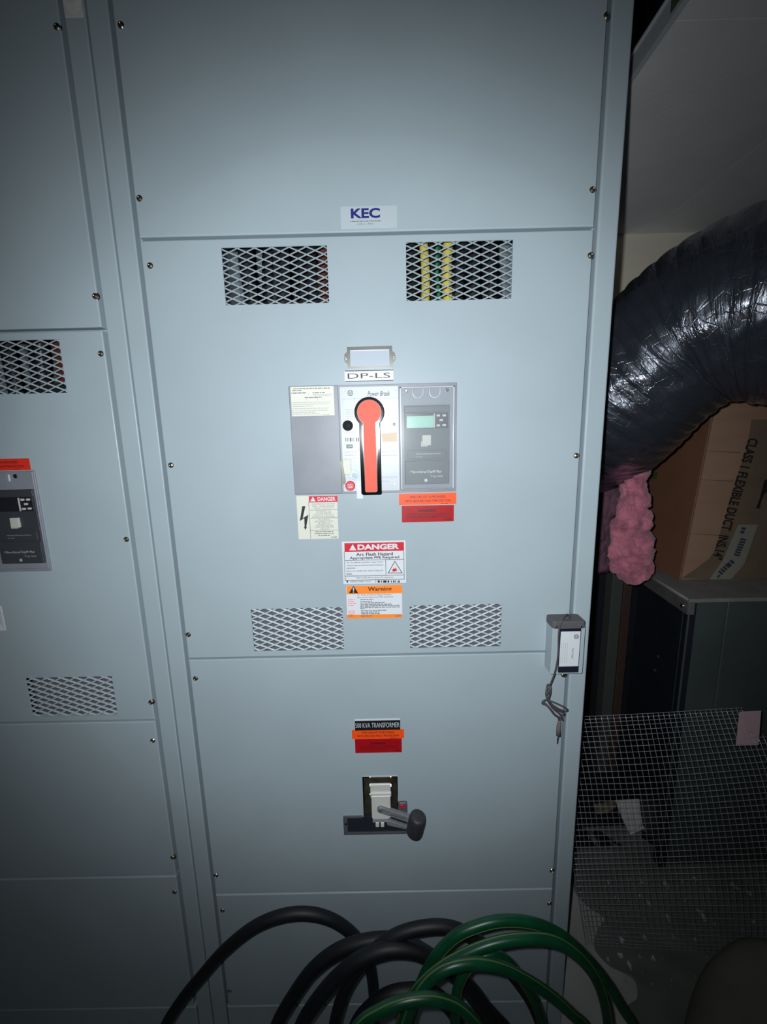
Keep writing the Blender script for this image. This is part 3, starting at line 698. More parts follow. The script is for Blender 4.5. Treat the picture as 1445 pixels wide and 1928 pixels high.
# toggle body, stepped
YT = -.014
tb = MB()
x0,x1,z0,z1 = rect(697.5,1477.5,736,1500,YT); tb.rbox(x0,x1,YT,YT+.0045,z0-.004,z1,.002,.001)
x0,x1,z0,z1 = rect(700,1499,736,1541,YT-.004); tb.rbox(x0,x1,YT-.004,.002,z0,z1,.002,.0012)
tg = obj('toggle_body', tb, 'beige', ls)
x0,x1,z0,z1 = rect(698,1492,737,1499,YT-.001); obj('toggle_ridge', MB().rbox(x0,x1,YT-.003,YT+.002,z0,z1,.001,.0008), 'beige', tg)
x0,x1,z0,z1 = rect(702,1541,733,1549,YT); obj('toggle_foot', MB().rbox(x0,x1,YT,.0,z0,z1,.001,.001), mat('foot_grey',(146,148,152),.5), tg)
for xx in (711,720.5):
    x0,x1,z0,z1 = rect(xx-3.4,1549,xx+3.4,1557.5,YT); obj('toggle_lug', MB().rbox(x0,x1,YT,-.002,z0,z1,.001,.0008), 'beige', tg)
for yy in (1480,1495):
    for xx in (697,736.5):
        e = pt(xx,yy,YT); obj('clip', MB().disc(e.x,e.z,.0018,YT-.002,YT+.004,10,.0005), 'chrome', tg)
# lever arm
YA = -.024
def bar(p, q, wp, wq, y0, y1):
    p = Vector((p.x,p.z)); q = Vector((q.x,q.z)); d_ = (q-p).normalized(); n_ = Vector((-d_.y,d_.x)); P = []
    a0 = math.atan2(n_.y,n_.x)
    for k in range(9): t_ = a0+math.pi*k/8; P.append((p.x+wp*math.cos(t_), p.y+wp*math.sin(t_)))
    for k in range(9): t_ = a0+math.pi+math.pi*k/8; P.append((q.x+wq*math.cos(t_), q.y+wq*math.sin(t_)))
    return MB().prism(P, y0, y1, .0012)
ar = obj('lever_arm', bar(pt(717,1526.5,YA), pt(776,1546,YA), .0075, .0072, YA, YA+.009), 'arm', ls)
obj('lever_link', bar(pt(734,1550,YA+.01), pt(770,1560,YA+.01), .0065, .0035, YA+.009, YA+.016), 'arm', ar)
obj('pivot_pin', MB().disc(pt(717,1526,YA).x,pt(717,1526,YA).z,.0042,YA-.0015,YA,16,.0008), 'dgrey', ar)
obj('arm_inset', bar(pt(737,1534.5,YA), pt(763,1542,YA), .0012, .0012, YA-.0006, YA), 'dgrey', ar)
k0, k1 = pt(788,1536,-.034), pt(780,1569,-.030)
P = [k0.lerp(k1,t_) for t_ in (0,.04,.12,.25,.5,.75,.9,.97,1)]
obj('knob', MB().tube(P, [.014,.0168,.0178,.0184,.0184,.0182,.0178,.0168,.0145], 24), 'knob', ls)
a,b,c,d = rect(750.5,1512,767.5,1535,-.006); rbx = obj('indicator_block', MB().rbox(a,b,-.006,0,c,d,.004,.001), 'dgrey', ls)
e = pt(757.5,1517.5,-.006); obj('red_indicator', MB().prism([(e.x+.0062*math.cos(t_),e.z+.0040*math.sin(t_)) for t_ in [i*math.pi/10 for i in range(20)]],-.0075,-.006,.0005), 'red', ls, label='red indicator button')

# ------------------------------------------------------------------ power supply hung on the right seam
hY = -.031
x0 = pt(1027.5,1215,0).x; x1 = pt(1101,1215,hY).x; z0 = pt(1070,1269,hY).z; z1 = pt(1070,1178,hY).z
ps = thing('power_supply_module', 'small grey and black power supply box clipped over the right seam, white label on it', 'power supply', ((x0+x1)/2, 0, z0))
hs = MB().prism(rrect(x0,x1,z0,z1,.002), hY, 0, .001)
obj('bracket', hs, 'paint', ps)
m0,m1,mz0,mz1 = rect(1054,1176,1092.5,1266,hY-.002)
obj('module_body', MB().rbox(m0,m1,hY-.003,hY,mz0,mz1+.003,.001,.0006), 'navy' if False else mat('module_black',(26,30,44),.4), ps)
a,b,c,d = rect(1055,1189,1091.5,1254.5,hY-.0035)
lb_ = obj('label_plate', MB().box(a,b,hY-.0036,hY-.003,c,d), 'white', ps, label='white label plate')
m = MB(); emblem(m,a+(b-a)*.80,d-.011,.0048,hY-.004); obj('round_emblem', m, 'black', lb_); m = MB(); m.text('Power Supply',a+(b-a)*.60,a+(b-a)*.72,d-.058,d-.036,hY-.004,.004,0,rot=1)
obj('dark_lettering', m, 'black', lb_)
m = MB()
for k, (f0,f1) in enumerate(((.1,.68),(.22,.66),(.34,.68),(.45,.62))):
    xx = a+(b-a)*(.06+.1*k); z_ = d-(d-c)*.32; rnd = random.Random(k)
    while z_ > c+(d-c)*.1:
        l = rnd.uniform(.001,.004); m.box(xx,xx+.0008,hY-.0039,hY-.0036,z_-l,z_); z_ -= l+.0008
obj('small_print', m, 'softink', lb_)
# dark cap with rounded corners, overhanging the box
a,b,c,d = rect(1037,1163,1102.5,1182,hY)
cp = MB(); r_ = .006
n0 = pt(1041,1182,hY-.004); n1 = pt(1103,1182,hY-.004)
capP = rrect(n0.x, n1.x, hY-.006, .001, .006)
zt0 = pt(1072,1183,hY-.005).z; zt1 = pt(1070,1160.5,-.012).z
nn = len(capP); vs_ = [(x,y,zt0) for x,y in capP]+[(x,y,zt1-.002) for x,y in capP]+[(x*.97+(n0.x+n1.x)/2*.03,y*.92+(hY/2)*.08,zt1) for x,y in capP]
cp.add(vs_, [tuple(range(nn-1,-1,-1)), tuple(range(2*nn,3*nn))]+[(k*nn+i,k*nn+(i+1)%nn,(k+1)*nn+(i+1)%nn,(k+1)*nn+i) for k in range(2) for i in range(nn)])
obj('cap', cp, 'cap', ps, label='dark grey plastic cap')
zc = zt1
hx_, hy_ = n0.x*.45+n1.x*.55, hY*.55
gv = MB(); gv.add([(hx_+r*math.cos(t_),hy_+r*.8*math.sin(t_),z_) for r,z_ in ((.0072,zc),(.0068,zc+.004),(.004,zc+.0045),(.0036,zc+.001)) for t_ in [2*math.pi*i/16 for i in range(16)]], [(k*16+i,k*16+(i+1)%16,(k+1)*16+(i+1)%16,(k+1)*16+i) for k in range(3) for i in range(16)])
obj('grommet', gv, 'cord', ps)
for xx in (1048.5,1095): e = pt(xx,1180,hY-.007); obj('cap_screw', MB().disc(e.x,e.z,.0022,e.y-.0008,e.y+.001,12,.0005), 'chrome', ps)
a = pt(1061,1273,-.02); obj('bottom_screw', MB().disc(a.x,a.z+.002,.004,-.022,-.016,12,.0008), 'screw', ps)
Y1 = -.043
path = [Vector((hx_,hy_,zc+.003)), Vector((hx_-.004,hy_-.008,zc+.010)), pt(1060,1166,-.040), pt(1054.5,1180,Y1), pt(1052.5,1200,Y1), pt(1052,1225,Y1), pt(1049.5,1248,Y1), pt(1045,1268,-.038), pt(1037,1289,-.03)]
cr = obj('cord', MB().tube(smoothpath(path,6), .0019, 8), 'cord', ps)
def loop(pts, Y, r=.0019):
    return smoothpath([pt(x,y,Y+dy) for x,y,dy in pts], 6)
kn = MB()
kn.tube(loop([(1037,1289,0),(1035,1298,-.004),(1029,1308,-.004),(1030,1296,.004),(1033,1289,.004),(1037,1295,-.006),(1036,1308,-.006),(1031,1318,0)],-.022), .0021, 8)
kn.tube(loop([(1031,1300,0),(1029,1310,-.003),(1033,1318,-.006),(1036,1305,-.004),(1033,1296,0)],-.018), .002, 8)
kn.tube(loop([(1032,1318,0),(1045,1323,-.003),(1060,1330,-.004),(1069,1336,0),(1067,1339,.004),(1055,1336,.004),(1042,1328,.003),(1034,1320,0)],-.02), .0018, 8)
kn.tube(loop([(1033,1318,0),(1042,1330,-.003),(1052,1338,-.004),(1063,1343,0),(1062,1347,.004),(1050,1341,.004),(1040,1332,.002),(1032,1320,0)],-.016), .0018, 8)
kn.tube(loop([(1034,1316,-.004),(1024,1320,0),(1022,1325,.002),(1028,1327,-.002),(1036,1334,-.003),(1046,1346,-.002),(1056,1352,0),(1060,1356,.002),(1057,1348,.003),(1046,1336,.003),(1036,1322,0)],-.018), .0019, 8)
kn.tube(loop([(1022,1320,0),(1034,1332,-.004),(1044,1345,-.004),(1051,1350,-.002),(1054,1356,0)],-.022), .0022, 8)
obj('cord_knot', kn, 'cord', ps)
pg = [pt(1054,1352,-.02), pt(1054,1360,-.02), pt(1052.5,1368,-.02), pt(1052,1385,-.02)]
plg = obj('plug', MB().tube(pg, [.0026,.0036,.0046,.0048], 14), mat('plug_grey',(112,104,100),.5), ps)
obj('plug_pin', MB().tube([pt(1052,1384,-.02), pt(1050.5,1393,-.02), pt(1050,1400,-.02)], [.0016,.0016,.0012], 10), 'chrome', ps)

# ------------------------------------------------------------------ flexible duct
def duct():
    ctrl = [(1072,836,.72),(1092,818,.62),(1122,786,.49),(1158,750,.39),(1225,690,.315),(1305,628,.25),(1390,590,.185),(1480,572,.128),(1600,565,.07),(1720,570,.027)]
    path = smoothpath([pt(x,y,Y) for x,y,Y in ctrl], 34)
    n = len(path); seg = 150; mb = MB(); nrm = Vector((0,0,1)); s = 0; uv = []
    rads = lambda u: .208-.03*u+.009*math.sin(u*9)
    for i, p in enumerate(path):
        if i: s += (p-path[i-1]).length
        t = (path[min(i+1,n-1)]-path[max(i-1,0)]).normalized(); nrm = (nrm-t*nrm.dot(t)).normalized(); b = t.cross(nrm)
        R0 = rads(i/n)
        for k in range(seg):
            a = 2*math.pi*k/seg; d = math.cos(a)*nrm+math.sin(a)*b
            q = Vector((s*1.4, math.cos(a)*.3, math.sin(a)*.3))
            big = .019*noise.noise(q*3.2+Vector((3,1,7)))
            amp = .5+.5*noise.noise(q*5+Vector((9,0,2)))
            ph = s/.027*2*math.pi + 3*noise.noise(q*4)
            ring = .0035*amp*(abs(math.sin(ph/2))**.6*2-1)
            cre = .005*(1-abs(noise.noise(q*9+Vector((1,5,2)))*3.0)) if abs(noise.noise(q*9+Vector((1,5,2)))) < .33 else 0
            fin = .0022*noise.noise(Vector((s*40, a*4, 2)))
            mb.v.append(p+d*(R0+big+ring+cre*.5+fin)); uv.append((s*2.8, k/seg*3.6 if k <= seg/2 else (seg-k)/seg*3.6))
    mb.f = [(i*seg+k, i*seg+(k+1)%seg, (i+1)*seg+(k+1)%seg, (i+1)*seg+k) for i in range(n-1) for k in range(seg)]
    mb.f += [tuple(range(seg-1,-1,-1)), tuple(range((n-1)*seg, n*seg))]
    mb.uv = uv; mb.smooth = True
    return obj('flexible_duct', mb, 'duct', label='large crinkled shiny black flexible air duct behind the right of the switchboard', cat='duct')
duct()

# ------------------------------------------------------------------ dark air handler cabinet under the box
UZ = .79
c0 = pt(1298,1128,.38); UZ = c0.z; c1 = fpt(1195,1064,UZ-FLOOR)
RX, RY1 = 1.6, .785
un = thing('metal_air_unit', 'dark metal equipment cabinet standing on the floor under the cardboard box', 'equipment cabinet', (c0.x+.4, c0.y+.25, FLOOR))
# polygon footprint: front-left c0, back-left c1
def wallq(p, q, z0, z1, th=.02, side=1):
    d = Vector((q[0]-p[0], q[1]-p[1])).normalized(); n_ = Vector((-d.y,d.x))*th*side
    P = [p, q, (q[0]+n_.x,q[1]+n_.y), (p[0]+n_.x,p[1]+n_.y)]
    return [(x,y,z0) for x,y in P]+[(x,y,z1) for x,y in P], [(0,1,2,3),(4,5,6,7),(0,1,5,4),(1,2,6,5),(2,3,7,6),(3,0,4,7)]
A0 = (c0.x,c0.y); A1 = (c1.x,c1.y)
obj('top_plate', MB().add([(A0[0],A0[1],UZ-.012),(RX,A0[1],UZ-.012),(RX,RY1,UZ-.012),(A1[0],RY1,UZ-.012),(A1[0],A1[1],UZ-.012),
     (A0[0],A0[1],UZ),(RX,A0[1],UZ),(RX,RY1,UZ),(A1[0],RY1,UZ),(A1[0],A1[1],UZ)], [(0,1,2,3,4),(5,6,7,8,9),(0,1,6,5),(1,2,7,6),(2,3,8,7),(3,4,9,8),(4,0,5,9)]), 'unittop', un)
jx = pt(1363,1200,A0[1]).x
obj('front_panel', MB().rbox(A0[0]+.002,jx-.002,A0[1],A0[1]+.02,FLOOR+.02,UZ-.014,.003,.002), 'unit', un)
obj('front_panel', MB().rbox(jx+.002,RX,A0[1],A0[1]+.02,FLOOR+.02,UZ-.014,.003,.002), 'unit', un)
ln = Vector((A1[0]-A0[0],A1[1]-A0[1])).length; dd = Vector((A1[0]-A0[0],A1[1]-A0[1]))/ln
def along(s, o=0): return (A0[0]+dd.x*s+dd.y*o, A0[1]+dd.y*s-dd.x*o)
obj('side_panel', MB().add(*wallq(along(.02,.022),along(ln,.022),FLOOR+.02,UZ-.05,.01,-1)), 'unitside', un)
obj('corner_stile', MB().add(*wallq(along(.001),along(.034),FLOOR,UZ-.013,.025,-1)), 'unitside', un)
obj('top_rail', MB().add(*wallq(along(.0,-.001),along(ln),UZ-.05,UZ-.010,.02,-1)), 'unitrail', un)
obj('rail_lip', MB().tube([(*along(0,-.002),UZ-.002),(*along(ln,-.002),UZ-.002)], .004, 8), 'unittop', un)
for s_, z_ in ((.02,UZ-.03),(ln-.03,UZ-.03),(.16,.62),(.17,.56)):
    b_ = along(s_, -.004 if z_ > UZ-.05 else .018); obj('bolt', MB().tube([(b_[0]-.003,b_[1],z_),(b_[0]+.008,b_[1],z_)], .006, 8), 'chrome' if s_ == .02 else 'dark', un)
obj('shade_board', MB().rbox(.44, 1.5, .868, .88, FLOOR+.001, pt(1150,1040,.868).z, .004, .002), mat('shade_board_black',(26,28,36),.7,var=.3,vscale=9), label='added black board for the shade behind the two uprights', cat='board')  # added board; the dark gap's shade put into its black colour
# uprights left of the unit
def post(name, label, xa, xb, Y, m, ztop, cat):
    x0 = pt(xa,1200,Y).x; x1 = pt(xb,1200,Y).x
    obj(name, MB().rbox(x0,x1,Y,Y+.05,FLOOR,ztop,.003,.002), m, label=label, cat=cat)
post('metal_stud', 'grey-green metal upright in the dark gap right of the switchboard', 1146, 1166, .79, 'stud', 1.0, 'stud')
post('timber_stud', 'dark brown timber upright beside the grey-green stud', 1168, 1183, .80, 'bstud', 1.0, 'stud')

# ------------------------------------------------------------------ cardboard box on the unit
b0 = fpt(1281,1092,UZ-FLOOR); b1 = fpt(1186,1047,UZ-FLOOR); t0 = b0+(pt(1334,824,b0.y)-b0)*1.36
lean = t0-b0; hgt = lean
bx = thing('cardboard_box', 'brown cardboard carton with black lettering standing on the dark metal unit', 'box', tuple(b0))
BX2 = b0+Vector((.45,.0,0)); B3 = b1+Vector((.45,.02,0))
def face(p, q, r, s_, th, m, name):
    n_ = (q-p).cross(s_-p).normalized()*th
    return obj(name, MB().add([p,q,r,s_,p+n_,q+n_,r+n_,s_+n_], [(0,1,2,3),(4,5,6,7),(0,1,5,4),(1,2,6,5),(2,3,7,6),(3,0,4,7)]), m, bx)
eps = Vector((0,0,.001))
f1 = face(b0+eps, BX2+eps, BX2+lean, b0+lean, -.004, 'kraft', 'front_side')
f2 = face(b1+eps, b0+eps, b0+lean, b1+lean, -.004, 'kraft_shade', 'left_side')
face(B3+eps, BX2+eps, BX2+lean, B3+lean, .004, 'kraft_shade', 'right_side')
face(b1+eps, B3+eps, B3+lean, b1+lean, .004, 'kraft_shade', 'back_side')
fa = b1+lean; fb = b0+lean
obj('top_flap', MB().add([fa,fb,fb+Vector((-.02,.03,.07)),fa+Vector((-.03,.03,.075)),fa+Vector((.004,0,0)),fb+Vector((.004,0,0)),fb+Vector((-.016,.03,.07)),fa+Vector((-.026,.03,.075))], [(0,1,2,3),(4,5,6,7),(0,1,5,4),(1,2,6,5),(2,3,7,6),(3,0,4,7)]), 'kraft_shade', bx)
FY = b0.y-.0006+0.0
Y_ = b0.y-.0008
def bpoly(pts, y=Y_): return MB().prism([(pt(x_,y_2,y).x, pt(x_,y_2,y).z) for x_,y_2 in pts], y, y+.0004)
obj('darker_band', bpoly([(1416,790),(1408,840),(1388,900),(1370,960),(1347,1035),(1336,1052),(1312,1070),(1284,1089),(1330,1090),(1520,1092),(1560,790)]), 'kraft_dark', f1)  # darker brown area on the right of the front side
# lettering that reads down the box
p0 = pt(1410,824,Y_-.0006); p1 = pt(1341,1052,Y_-.0006)
g = glyphs('CLASS 1 FLEXIBLE DUCT  INS.14"', .032, 0); vs_, fs_, w_, h_, bx_, bz_ = g
dv = (p1-p0); up_ = Vector((-dv.z,0,dv.x)).normalized()*(-1)
if up_.x < 0: up_ = -up_
lh = (pt(1435,830,Y_).x-pt(1414,830,Y_).x)
obj('lettering', MB().add([p0+dv*((v.x-bx_)/w_)+up_*lh*((v.y-bz_)/h_)*1.0 for v in vs_], fs_), 'boxink', f1)
obj('packing_tape', bpoly([(1391,988),(1428,988),(1402,1062),(1376,1092),(1336,1092),(1362,1055)], Y_-.0005), 'ktape', f1)
m = MB()
for (xa,ya,xb,yb,wd_) in ((1402,993,1397,1006,9),(1401,1014,1387,1048,13),(1381,1056,1371,1066,11),(1372,1064,1355,1081,12),(1356,1083,1351,1088,6)):
    q0 = pt(xa,ya,Y_-.001); q1 = pt(xb,yb,Y_-.001); hw = wd_/760*1.2/2; nn_ = (q1-q0).cross(Vector((0,1,0))).normalized()*hw
    k_ = max(2,int((q1-q0).length/.009))
    for i in range(k_):
        s0 = q0.lerp(q1,i/k_); s1 = q0.lerp(q1,(i+.7)/k_); m.add([s0-nn_,s0+nn_,s1+nn_,s1-nn_],[(0,1,2,3)])
obj('tape_print', m, 'blueink', f1)
obj('black_emblem', bpoly([(1440,905),(1452,898),(1450,935),(1446,925),(1440,930),(1434,945),(1431,958),(1424,957),(1431,940),(1436,922)], Y_-.0005), 'boxink', f1)
for yy in (849,903,1005):
    q0 = pt(1333-(yy-826)*.2,yy,Y_); q1 = pt(1333-(yy-826)*.2+65,yy+3,Y_)
    obj('crease', MB().tube([q0,q1],.0009,6), 'kraft_shade', f1)
# green patch on the left side
e0 = b0.lerp(b1,.78); c_ = e0+lean*.52; u_ = (b1-b0).normalized()*.02; v_ = lean.normalized()*.013; n_ = u_.cross(v_).normalized()*.002
if n_.x > 0: n_ = -n_
obj('green_patch', MB().add([c_-u_-v_+n_,c_+u_-v_+n_,c_+u_+v_+n_,c_-u_+v_+n_],[(0,1,2,3)]), 'greensq', f2)

# ------------------------------------------------------------------ pink glass wool
def wool(rows, Y, th, m, name, label, sc=1.0, seg=90):
    fine = []; 
    for i in range(len(rows)-1):
        for k in range(14):
            t_ = k/14; fine.append(tuple(a*(1-t_)+b*t_ for a,b in zip(rows[i],rows[i+1])))
    fine.append(rows[-1]); mb = MB(); n = len(fine)
    for i, (yy,xl,xr) in enumerate(fine):
        a = pt(xl,yy,Y); b = pt(xr,yy,Y); c = (a+b)/2; hw = (b.x-a.x)/2
        e = min(1, min(i, n-1-i)/6+.25)
        for k in range(seg):
            t_ = 2*math.pi*k/seg; d = Vector((math.cos(t_)*hw, math.sin(t_)*th*e, 0)); p = c+d
            nd = Vector((math.cos(t_),math.sin(t_),0))
            q = p*13
            disp = .018*noise.noise(q+Vector((4,2,1)))-.022*max(0,.25-abs(noise.noise(q*1.1)))*4*.5+.008*noise.noise(q*4)+.004*noise.noise(q*11)
            mb.v.append(p+nd*disp*sc+Vector((0,0,.006*noise.noise(q*3+Vector((0,9,0))))))
    mb.f = [(i*seg+k,i*seg+(k+1)%seg,(i+1)*seg+(k+1)%seg,(i+1)*seg+k) for i in range(n-1) for k in range(seg)]+[tuple(range(seg-1,-1,-1)),tuple(range((n-1)*seg,n*seg))]
    mb.smooth = True; return obj(name, mb, m, label=label, cat='insulation')
wool([(880,1160,1218),(900,1165,1222),(935,1163,1222),(965,1160,1224),(1000,1152,1226),(1030,1147,1233),(1055,1143,1234),(1075,1144,1230),(1088,1160,1215),(1097,1172,1192)], .42, .04, 'pink',
     'insulation_batt', 'lumpy pink glass wool hanging below the black duct')
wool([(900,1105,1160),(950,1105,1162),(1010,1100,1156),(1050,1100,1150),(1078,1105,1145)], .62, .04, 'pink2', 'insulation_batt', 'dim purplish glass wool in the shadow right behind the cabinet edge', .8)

# ------------------------------------------------------------------ wire mesh leaning and curling on the floor
G = [[(1035,1353,.22),(1217,1344,.20),(1400,1333,.18),(1570,1324,.16)],
     [(1062,1492,.17),(1246,1488,.14),(1452,1474,.10),(1640,1462,.05)],
     [(1082,1645,.15),(1270,1642,.13),(1490,1636,.09),(1700,1620,.05)],
     [(1104,1778,None),(1292,1790,None),(1505,1798,None),(1740,1800,None)]]
GP = [[(pt(x,y,Y) if Y is not None else fpt(x,y,.02)) for x,y,Y in row] for row in G]
for r_ in GP[1]: r_.y -= .0
def cr(P, t):
    n = len(P)-1; i = min(int(t*n), n-1); u = t*n-i
    p0 = P[max(i-1,0)]; p1 = P[i]; p2 = P[i+1]; p3 = P[min(i+2,n)]
    return .5*((2*p1)+(-p0+p2)*u+(2*p0-5*p1+4*p2-p3)*u*u+(-p0+3*p1-3*p2+p3)*u**3)
def gp(u, v): return cr([cr(row, u) for row in GP], v)
mesh = thing('wire_mesh_sheet', 'bent sheet of galvanised square wire mesh leaning and curling on the floor', 'wire mesh', (GP[0][1].x, GP[2][1].y, FLOOR))
NU, NV = 57, 44
umax = 2/3
for j in range(NV):
    v = j/(NV-1); vv = v
    um = umax if v < .14 else 1.0
    obj('wire', MB().tube([gp(u/36*um, vv)+Vector((0,0,.001)) for u in range(37)], .0007, 5), 'galv', mesh)
for i in range(NU):
    u = i/(NU-1); v0 = 0 if u <= .667 else .15
    obj('wire', MB().tube([gp(u, v0+(1-v0)*k/26) for k in range(27)], .0007, 5), 'galv', mesh)
# tag on the mesh
a, b = pt(1391,1339,.55), pt(1434,1403,.53)
obj('paper_tag', MB().add([pt(1393,1340,.170),pt(1434,1338,.166),pt(1429,1403,.136),pt(1386,1404,.142),pt(1393,1340,.171),pt(1434,1338,.167),pt(1429,1403,.137),pt(1386,1404,.143)],[(0,1,2,3),(4,5,6,7),(0,1,5,4),(1,2,6,5),(2,3,7,6),(3,0,4,7)]), 'mauve', label='mauve paper tag at the top right corner of the wire mesh', cat='tag')
# pale card behind the mesh
def slab(pts, th=.004):
    n_ = (pts[1]-pts[0]).cross(pts[-1]-pts[0]).normalized()*th; k = len(pts)
    return MB().add(list(pts)+[p+n_ for p in pts], [tuple(range(k)),tuple(range(2*k-1,k-1,-1))]+[(i,(i+1)%k,(i+1)%k+k,i+k) for i in range(k)])
obj('card_scrap', slab([pt(1160,1507,.56),pt(1229,1503,.57),pt(1230,1530,.55),pt(1222,1556,.53),fpt(1188,1572,.006),pt(1174,1545,.53)]), 'paper', label='torn pale grey card seen through the wire mesh', cat='card')
obj('card_strip', slab([fpt(1118,1514,.008),fpt(1160,1508,.008),fpt(1160,1520,.008),fpt(1145,1528,.008),fpt(1125,1532,.008)]), mat('tan_strip',(150,138,112),.8,var=.3,vscale=20), label='small tan strip left of the torn card behind the mesh', cat='card')

# dark sheet on the floor, wavy edge
edge = [(1040,1560),(1075,1640),(1084,1682),(1112,1712),(1138,1730),(1128,1748),(1119,1770),(1121,1790),(1133,1806),(1150,1822),(1176,1834),(1196,1850),(1200,1880),(1182,1898),(1190,1940),(1230,2010)]
ep = [fpt(x,y,0) for x,y in edge]
ep = smoothpath(ep, 6)
mb = MB(); rt = [Vector((2.4+.0*i, p.y+(-.1 if i > 60 else 0), FLOOR)) for i, p in enumerate(ep)]; n = len(ep); K = 40
for i in range(n):
    for k in range(K+1):
        p = ep[i].lerp(rt[i], (k/K)**1.6)
        z_ = .003+ (.012*max(0,noise.noise(p*6+Vector((0,0,3))))+.004*noise.noise(p*22) if k > 0 else 0)
        mb.v.append(Vector((p.x,p.y,FLOOR+max(.002,z_))))
mb.f = [(i*(K+1)+k,i*(K+1)+k+1,(i+1)*(K+1)+k+1,(i+1)*(K+1)+k) for i in range(n-1) for k in range(K)]
mb.smooth = True
obj('floor_sheet', mb, 'sheet', label='dark dusty ground sheet spread on the concrete under the wire mesh', cat='sheet')
obj('shade_film', (MB().add([(x_,y_2,FLOOR+.001+.003*k_) for k_ in (0,1) for x_,y_2 in ((.44,.47),(.60,.45),(.80,.46),(.95,.42),(1.3,.42),(1.3,.862),(.44,.862))], [tuple(range(7)),tuple(range(13,6,-1))]+[(i,(i+1)%7,(i+1)%7+7,i+7) for i in range(7)])), mat('shade_film',(22,24,32),.6), label='added black layer for the dark floor behind the leaning wire mesh', cat='shade layer')  # added floor layer; shade behind the mesh put into its black colour
# chips scattered on the sheet
mb = MB(); rc = random.Random(4)
spots = [(1209,1661,7),(1255,1666,12),(1309,1656,8),(1384,1668,14),(1166,1695,6),(1223,1705,11),(1257,1726,8),(1318,1715,12),(1326,1728,9),(1170,1768,9),(1215,1765,7),(1269,1766,5),(1168,1798,8),(1231,1806,6),(1186,1816,8),(1178,1843,5),(1145,1806,5),(1172,1858,4),(1205,1802,4),(1337,1675,6),(1412,1682,8),(1295,1690,4),(1345,1740,5),(1310,1770,5),(1146,1662,4),(1205,1685,3),(1420,1735,6)]
for i in range(45): spots.append((rc.uniform(1140,1445), rc.uniform(1640,1860), rc.uniform(1,3)))
for (x,y,s_) in spots:
    c_ = fpt(x,y,.014); w_ = s_/760*1.3/2; k = rc.randint(3,5); a0 = rc.uniform(0,6)
    P = [c_+Vector((math.cos(a0+2*math.pi*j/k)*w_*rc.uniform(.6,1.3), math.sin(a0+2*math.pi*j/k)*w_*rc.uniform(.8,1.8), rc.uniform(-.003,.006))) for j in range(k)]
    mb.add(P+[p-Vector((0,0,.004)) for p in P], [tuple(range(k)),tuple(range(2*k-1,k-1,-1))]+[(j,(j+1)%k,(j+1)%k+k,j+k) for j in range(k)])
obj('debris_chips', mb, 'chip', label='pale plaster and foil chips scattered over the dark floor sheet', cat='debris', kind='stuff')
# soft dark sack in the lower right foreground
ctr = fpt(1380,1962,.0); mb = MB(); NU_, NV_ = 64, 28
for j in range(NV_+1):
    for i in range(NU_):
        t_ = 2*math.pi*i/NU_; ph = math.pi/2*j/NV_
        p = Vector((math.cos(t_)*math.cos(ph)**.6*.30, math.sin(t_)*math.cos(ph)**.6*.16, math.sin(ph)*.14))
        p = Matrix.Rotation(.5,3,'Z') @ p
        q = ctr+Vector((.10,-.02,0))+p; q += Vector((1,1,1))*.018*noise.noise(q*7)*(1 if j else .2); q.z = max(FLOOR+(0.006 if j else .004),q.z); mb.v.append(q)
mb.f = [(j*NU_+i,j*NU_+(i+1)%NU_,(j+1)*NU_+(i+1)%NU_,(j+1)*NU_+i) for j in range(NV_) for i in range(NU_)]
mb.smooth = True
obj('dark_sack', mb, 'sack', label='slumped dark grey sack on the floor in the bottom right corner', cat='sack')

# ------------------------------------------------------------------ cables and hoses heaped in front of the cabinet
S = 1.5052
def zp(X, Y_2): return (280+X/S, 1640+Y_2/S)
def arc(pts, Y0, Y1, r, m, parent, name='loop', tail=True):
    n = len(pts); P = []
    for i, (X, Z) in enumerate(pts):
        x, y = zp(X, Z); P.append(pt(x, y, Y0+(Y1-Y0)*i/(n-1)))
    if tail:       # carry both ends on down to the floor
        for end in (0, -1):
            a = P[end]; b = P[1] if end == 0 else P[-2]; d = (a-b).normalized(); q = a.copy(); out = []
            steps = max(1, int((a.z-FLOOR-r)/.06))
            for k in range(1, steps+1):
                q = Vector((a.x+d.x*.06*k*.7, a.y-.012*k, max(FLOOR+r+.002, a.z-(a.z-FLOOR-r-.002)*k/steps))); out.append(q)
            out.append(out[-1]+Vector((d.x*.05+.001, -.05, 0)))
            P = (out[::-1]+P) if end == 0 else (P+out)
    return obj(name, MB().tube(smoothpath(P, 7), r, 16), m, parent), P
cc = thing('cable_coil', 'heap of thick black rubber cable loops in front of the cabinet base', 'cable coil', tuple(Vector((pt(620,1900,-.1).x,-.1,FLOOR))))
arc([(45,445),(95,365),(150,298),(215,225),(300,158),(385,125),(465,122),(535,146),(592,195),(625,260),(638,345),(640,430)], -.09, -.05, .0124, 'rubber', cc)
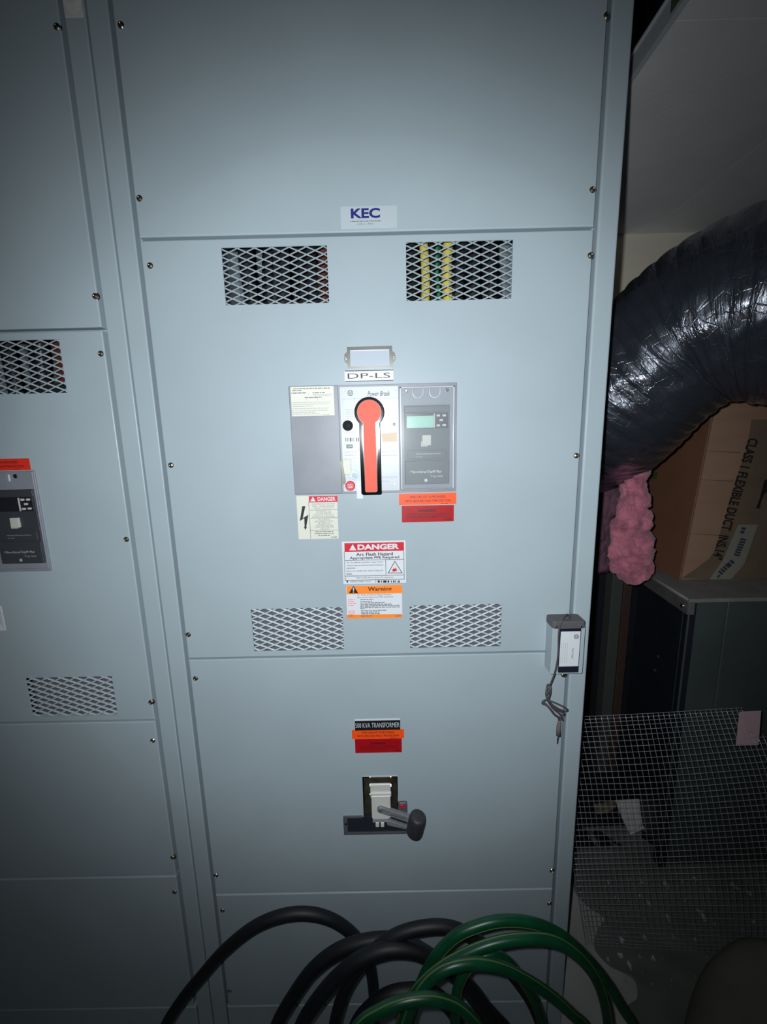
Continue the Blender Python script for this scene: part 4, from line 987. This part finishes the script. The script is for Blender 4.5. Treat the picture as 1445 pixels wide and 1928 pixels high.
arc([(360,445),(400,370),(465,280),(545,222),(640,196),(720,200),(790,235),(850,280),(905,340),(950,400),(975,445)], -.13, -.10, .0134, 'rubber', cc)
arc([(430,445),(475,370),(535,300),(600,250),(680,222),(760,228),(830,262),(890,310),(945,375),(985,445)], -.17, -.14, .0134, 'rubber', cc)
arc([(525,445),(555,340),(610,255),(690,188),(780,160),(865,162),(935,200),(995,250),(1045,310),(1085,370),(1115,445)], -.15, -.12, .0120, 'rubber', cc)
arc([(585,445),(620,395),(680,352),(750,340),(810,350),(860,395),(880,445)], -.19, -.18, .0124, 'rubber', cc)
arc([(600,240),(700,215),(800,250),(870,300),(930,360),(985,420),(1010,445)], -.12, -.13, .0130, 'rubber', cc, tail=False)
hc_ = thing('garden_hose_coil', 'coil of green hose with yellow stripe, right end of the heap', 'hose', tuple(Vector((pt(900,1900,-.2).x,-.2,FLOOR))))
def hose(pts, Y0, Y1, r=.0118, stripe_=1.3):
    o, P = arc(pts, Y0, Y1, r, 'hose', hc_)
    Q = smoothpath(P, 7); n = len(Q); out = []
    for i, p in enumerate(Q):
        t_ = (Q[min(i+1,n-1)]-Q[max(i-1,0)]).normalized(); to = (CAM-p).normalized(); to = (to-t_*to.dot(t_)).normalized(); sd = t_.cross(to)
        a_ = stripe_; out.append(p+(to*math.cos(a_)+sd*math.sin(a_))*(r*.93))
    obj('stripe', MB().tube(out, r*.16, 6), 'stripe', o)
hose([(738,445),(762,345),(805,255),(865,188),(935,155),(1010,140),(1095,148),(1170,182),(1240,245),(1300,318),(1345,390),(1378,445)], -.20, -.16, .0094)
hose([(712,445),(752,350),(820,282),(900,235),(985,204),(1070,192),(1150,200),(1215,240),(1265,300),(1292,370),(1305,445)], -.23, -.19, .0092, -.9)
hose([(725,445),(768,345),(830,284),(915,262),(1000,274),(1080,312),(1150,360),(1205,410),(1240,445)], -.26, -.22, .0090, -.6)
hose([(590,445),(650,400),(725,370),(805,362),(870,380),(915,415),(935,445)], -.29, -.27, .0090, -.3)
hose([(868,445),(868,385),(880,320),(915,262),(965,238),(1010,250),(1060,310),(1095,370),(1120,445)], -.21, -.18, .0085)
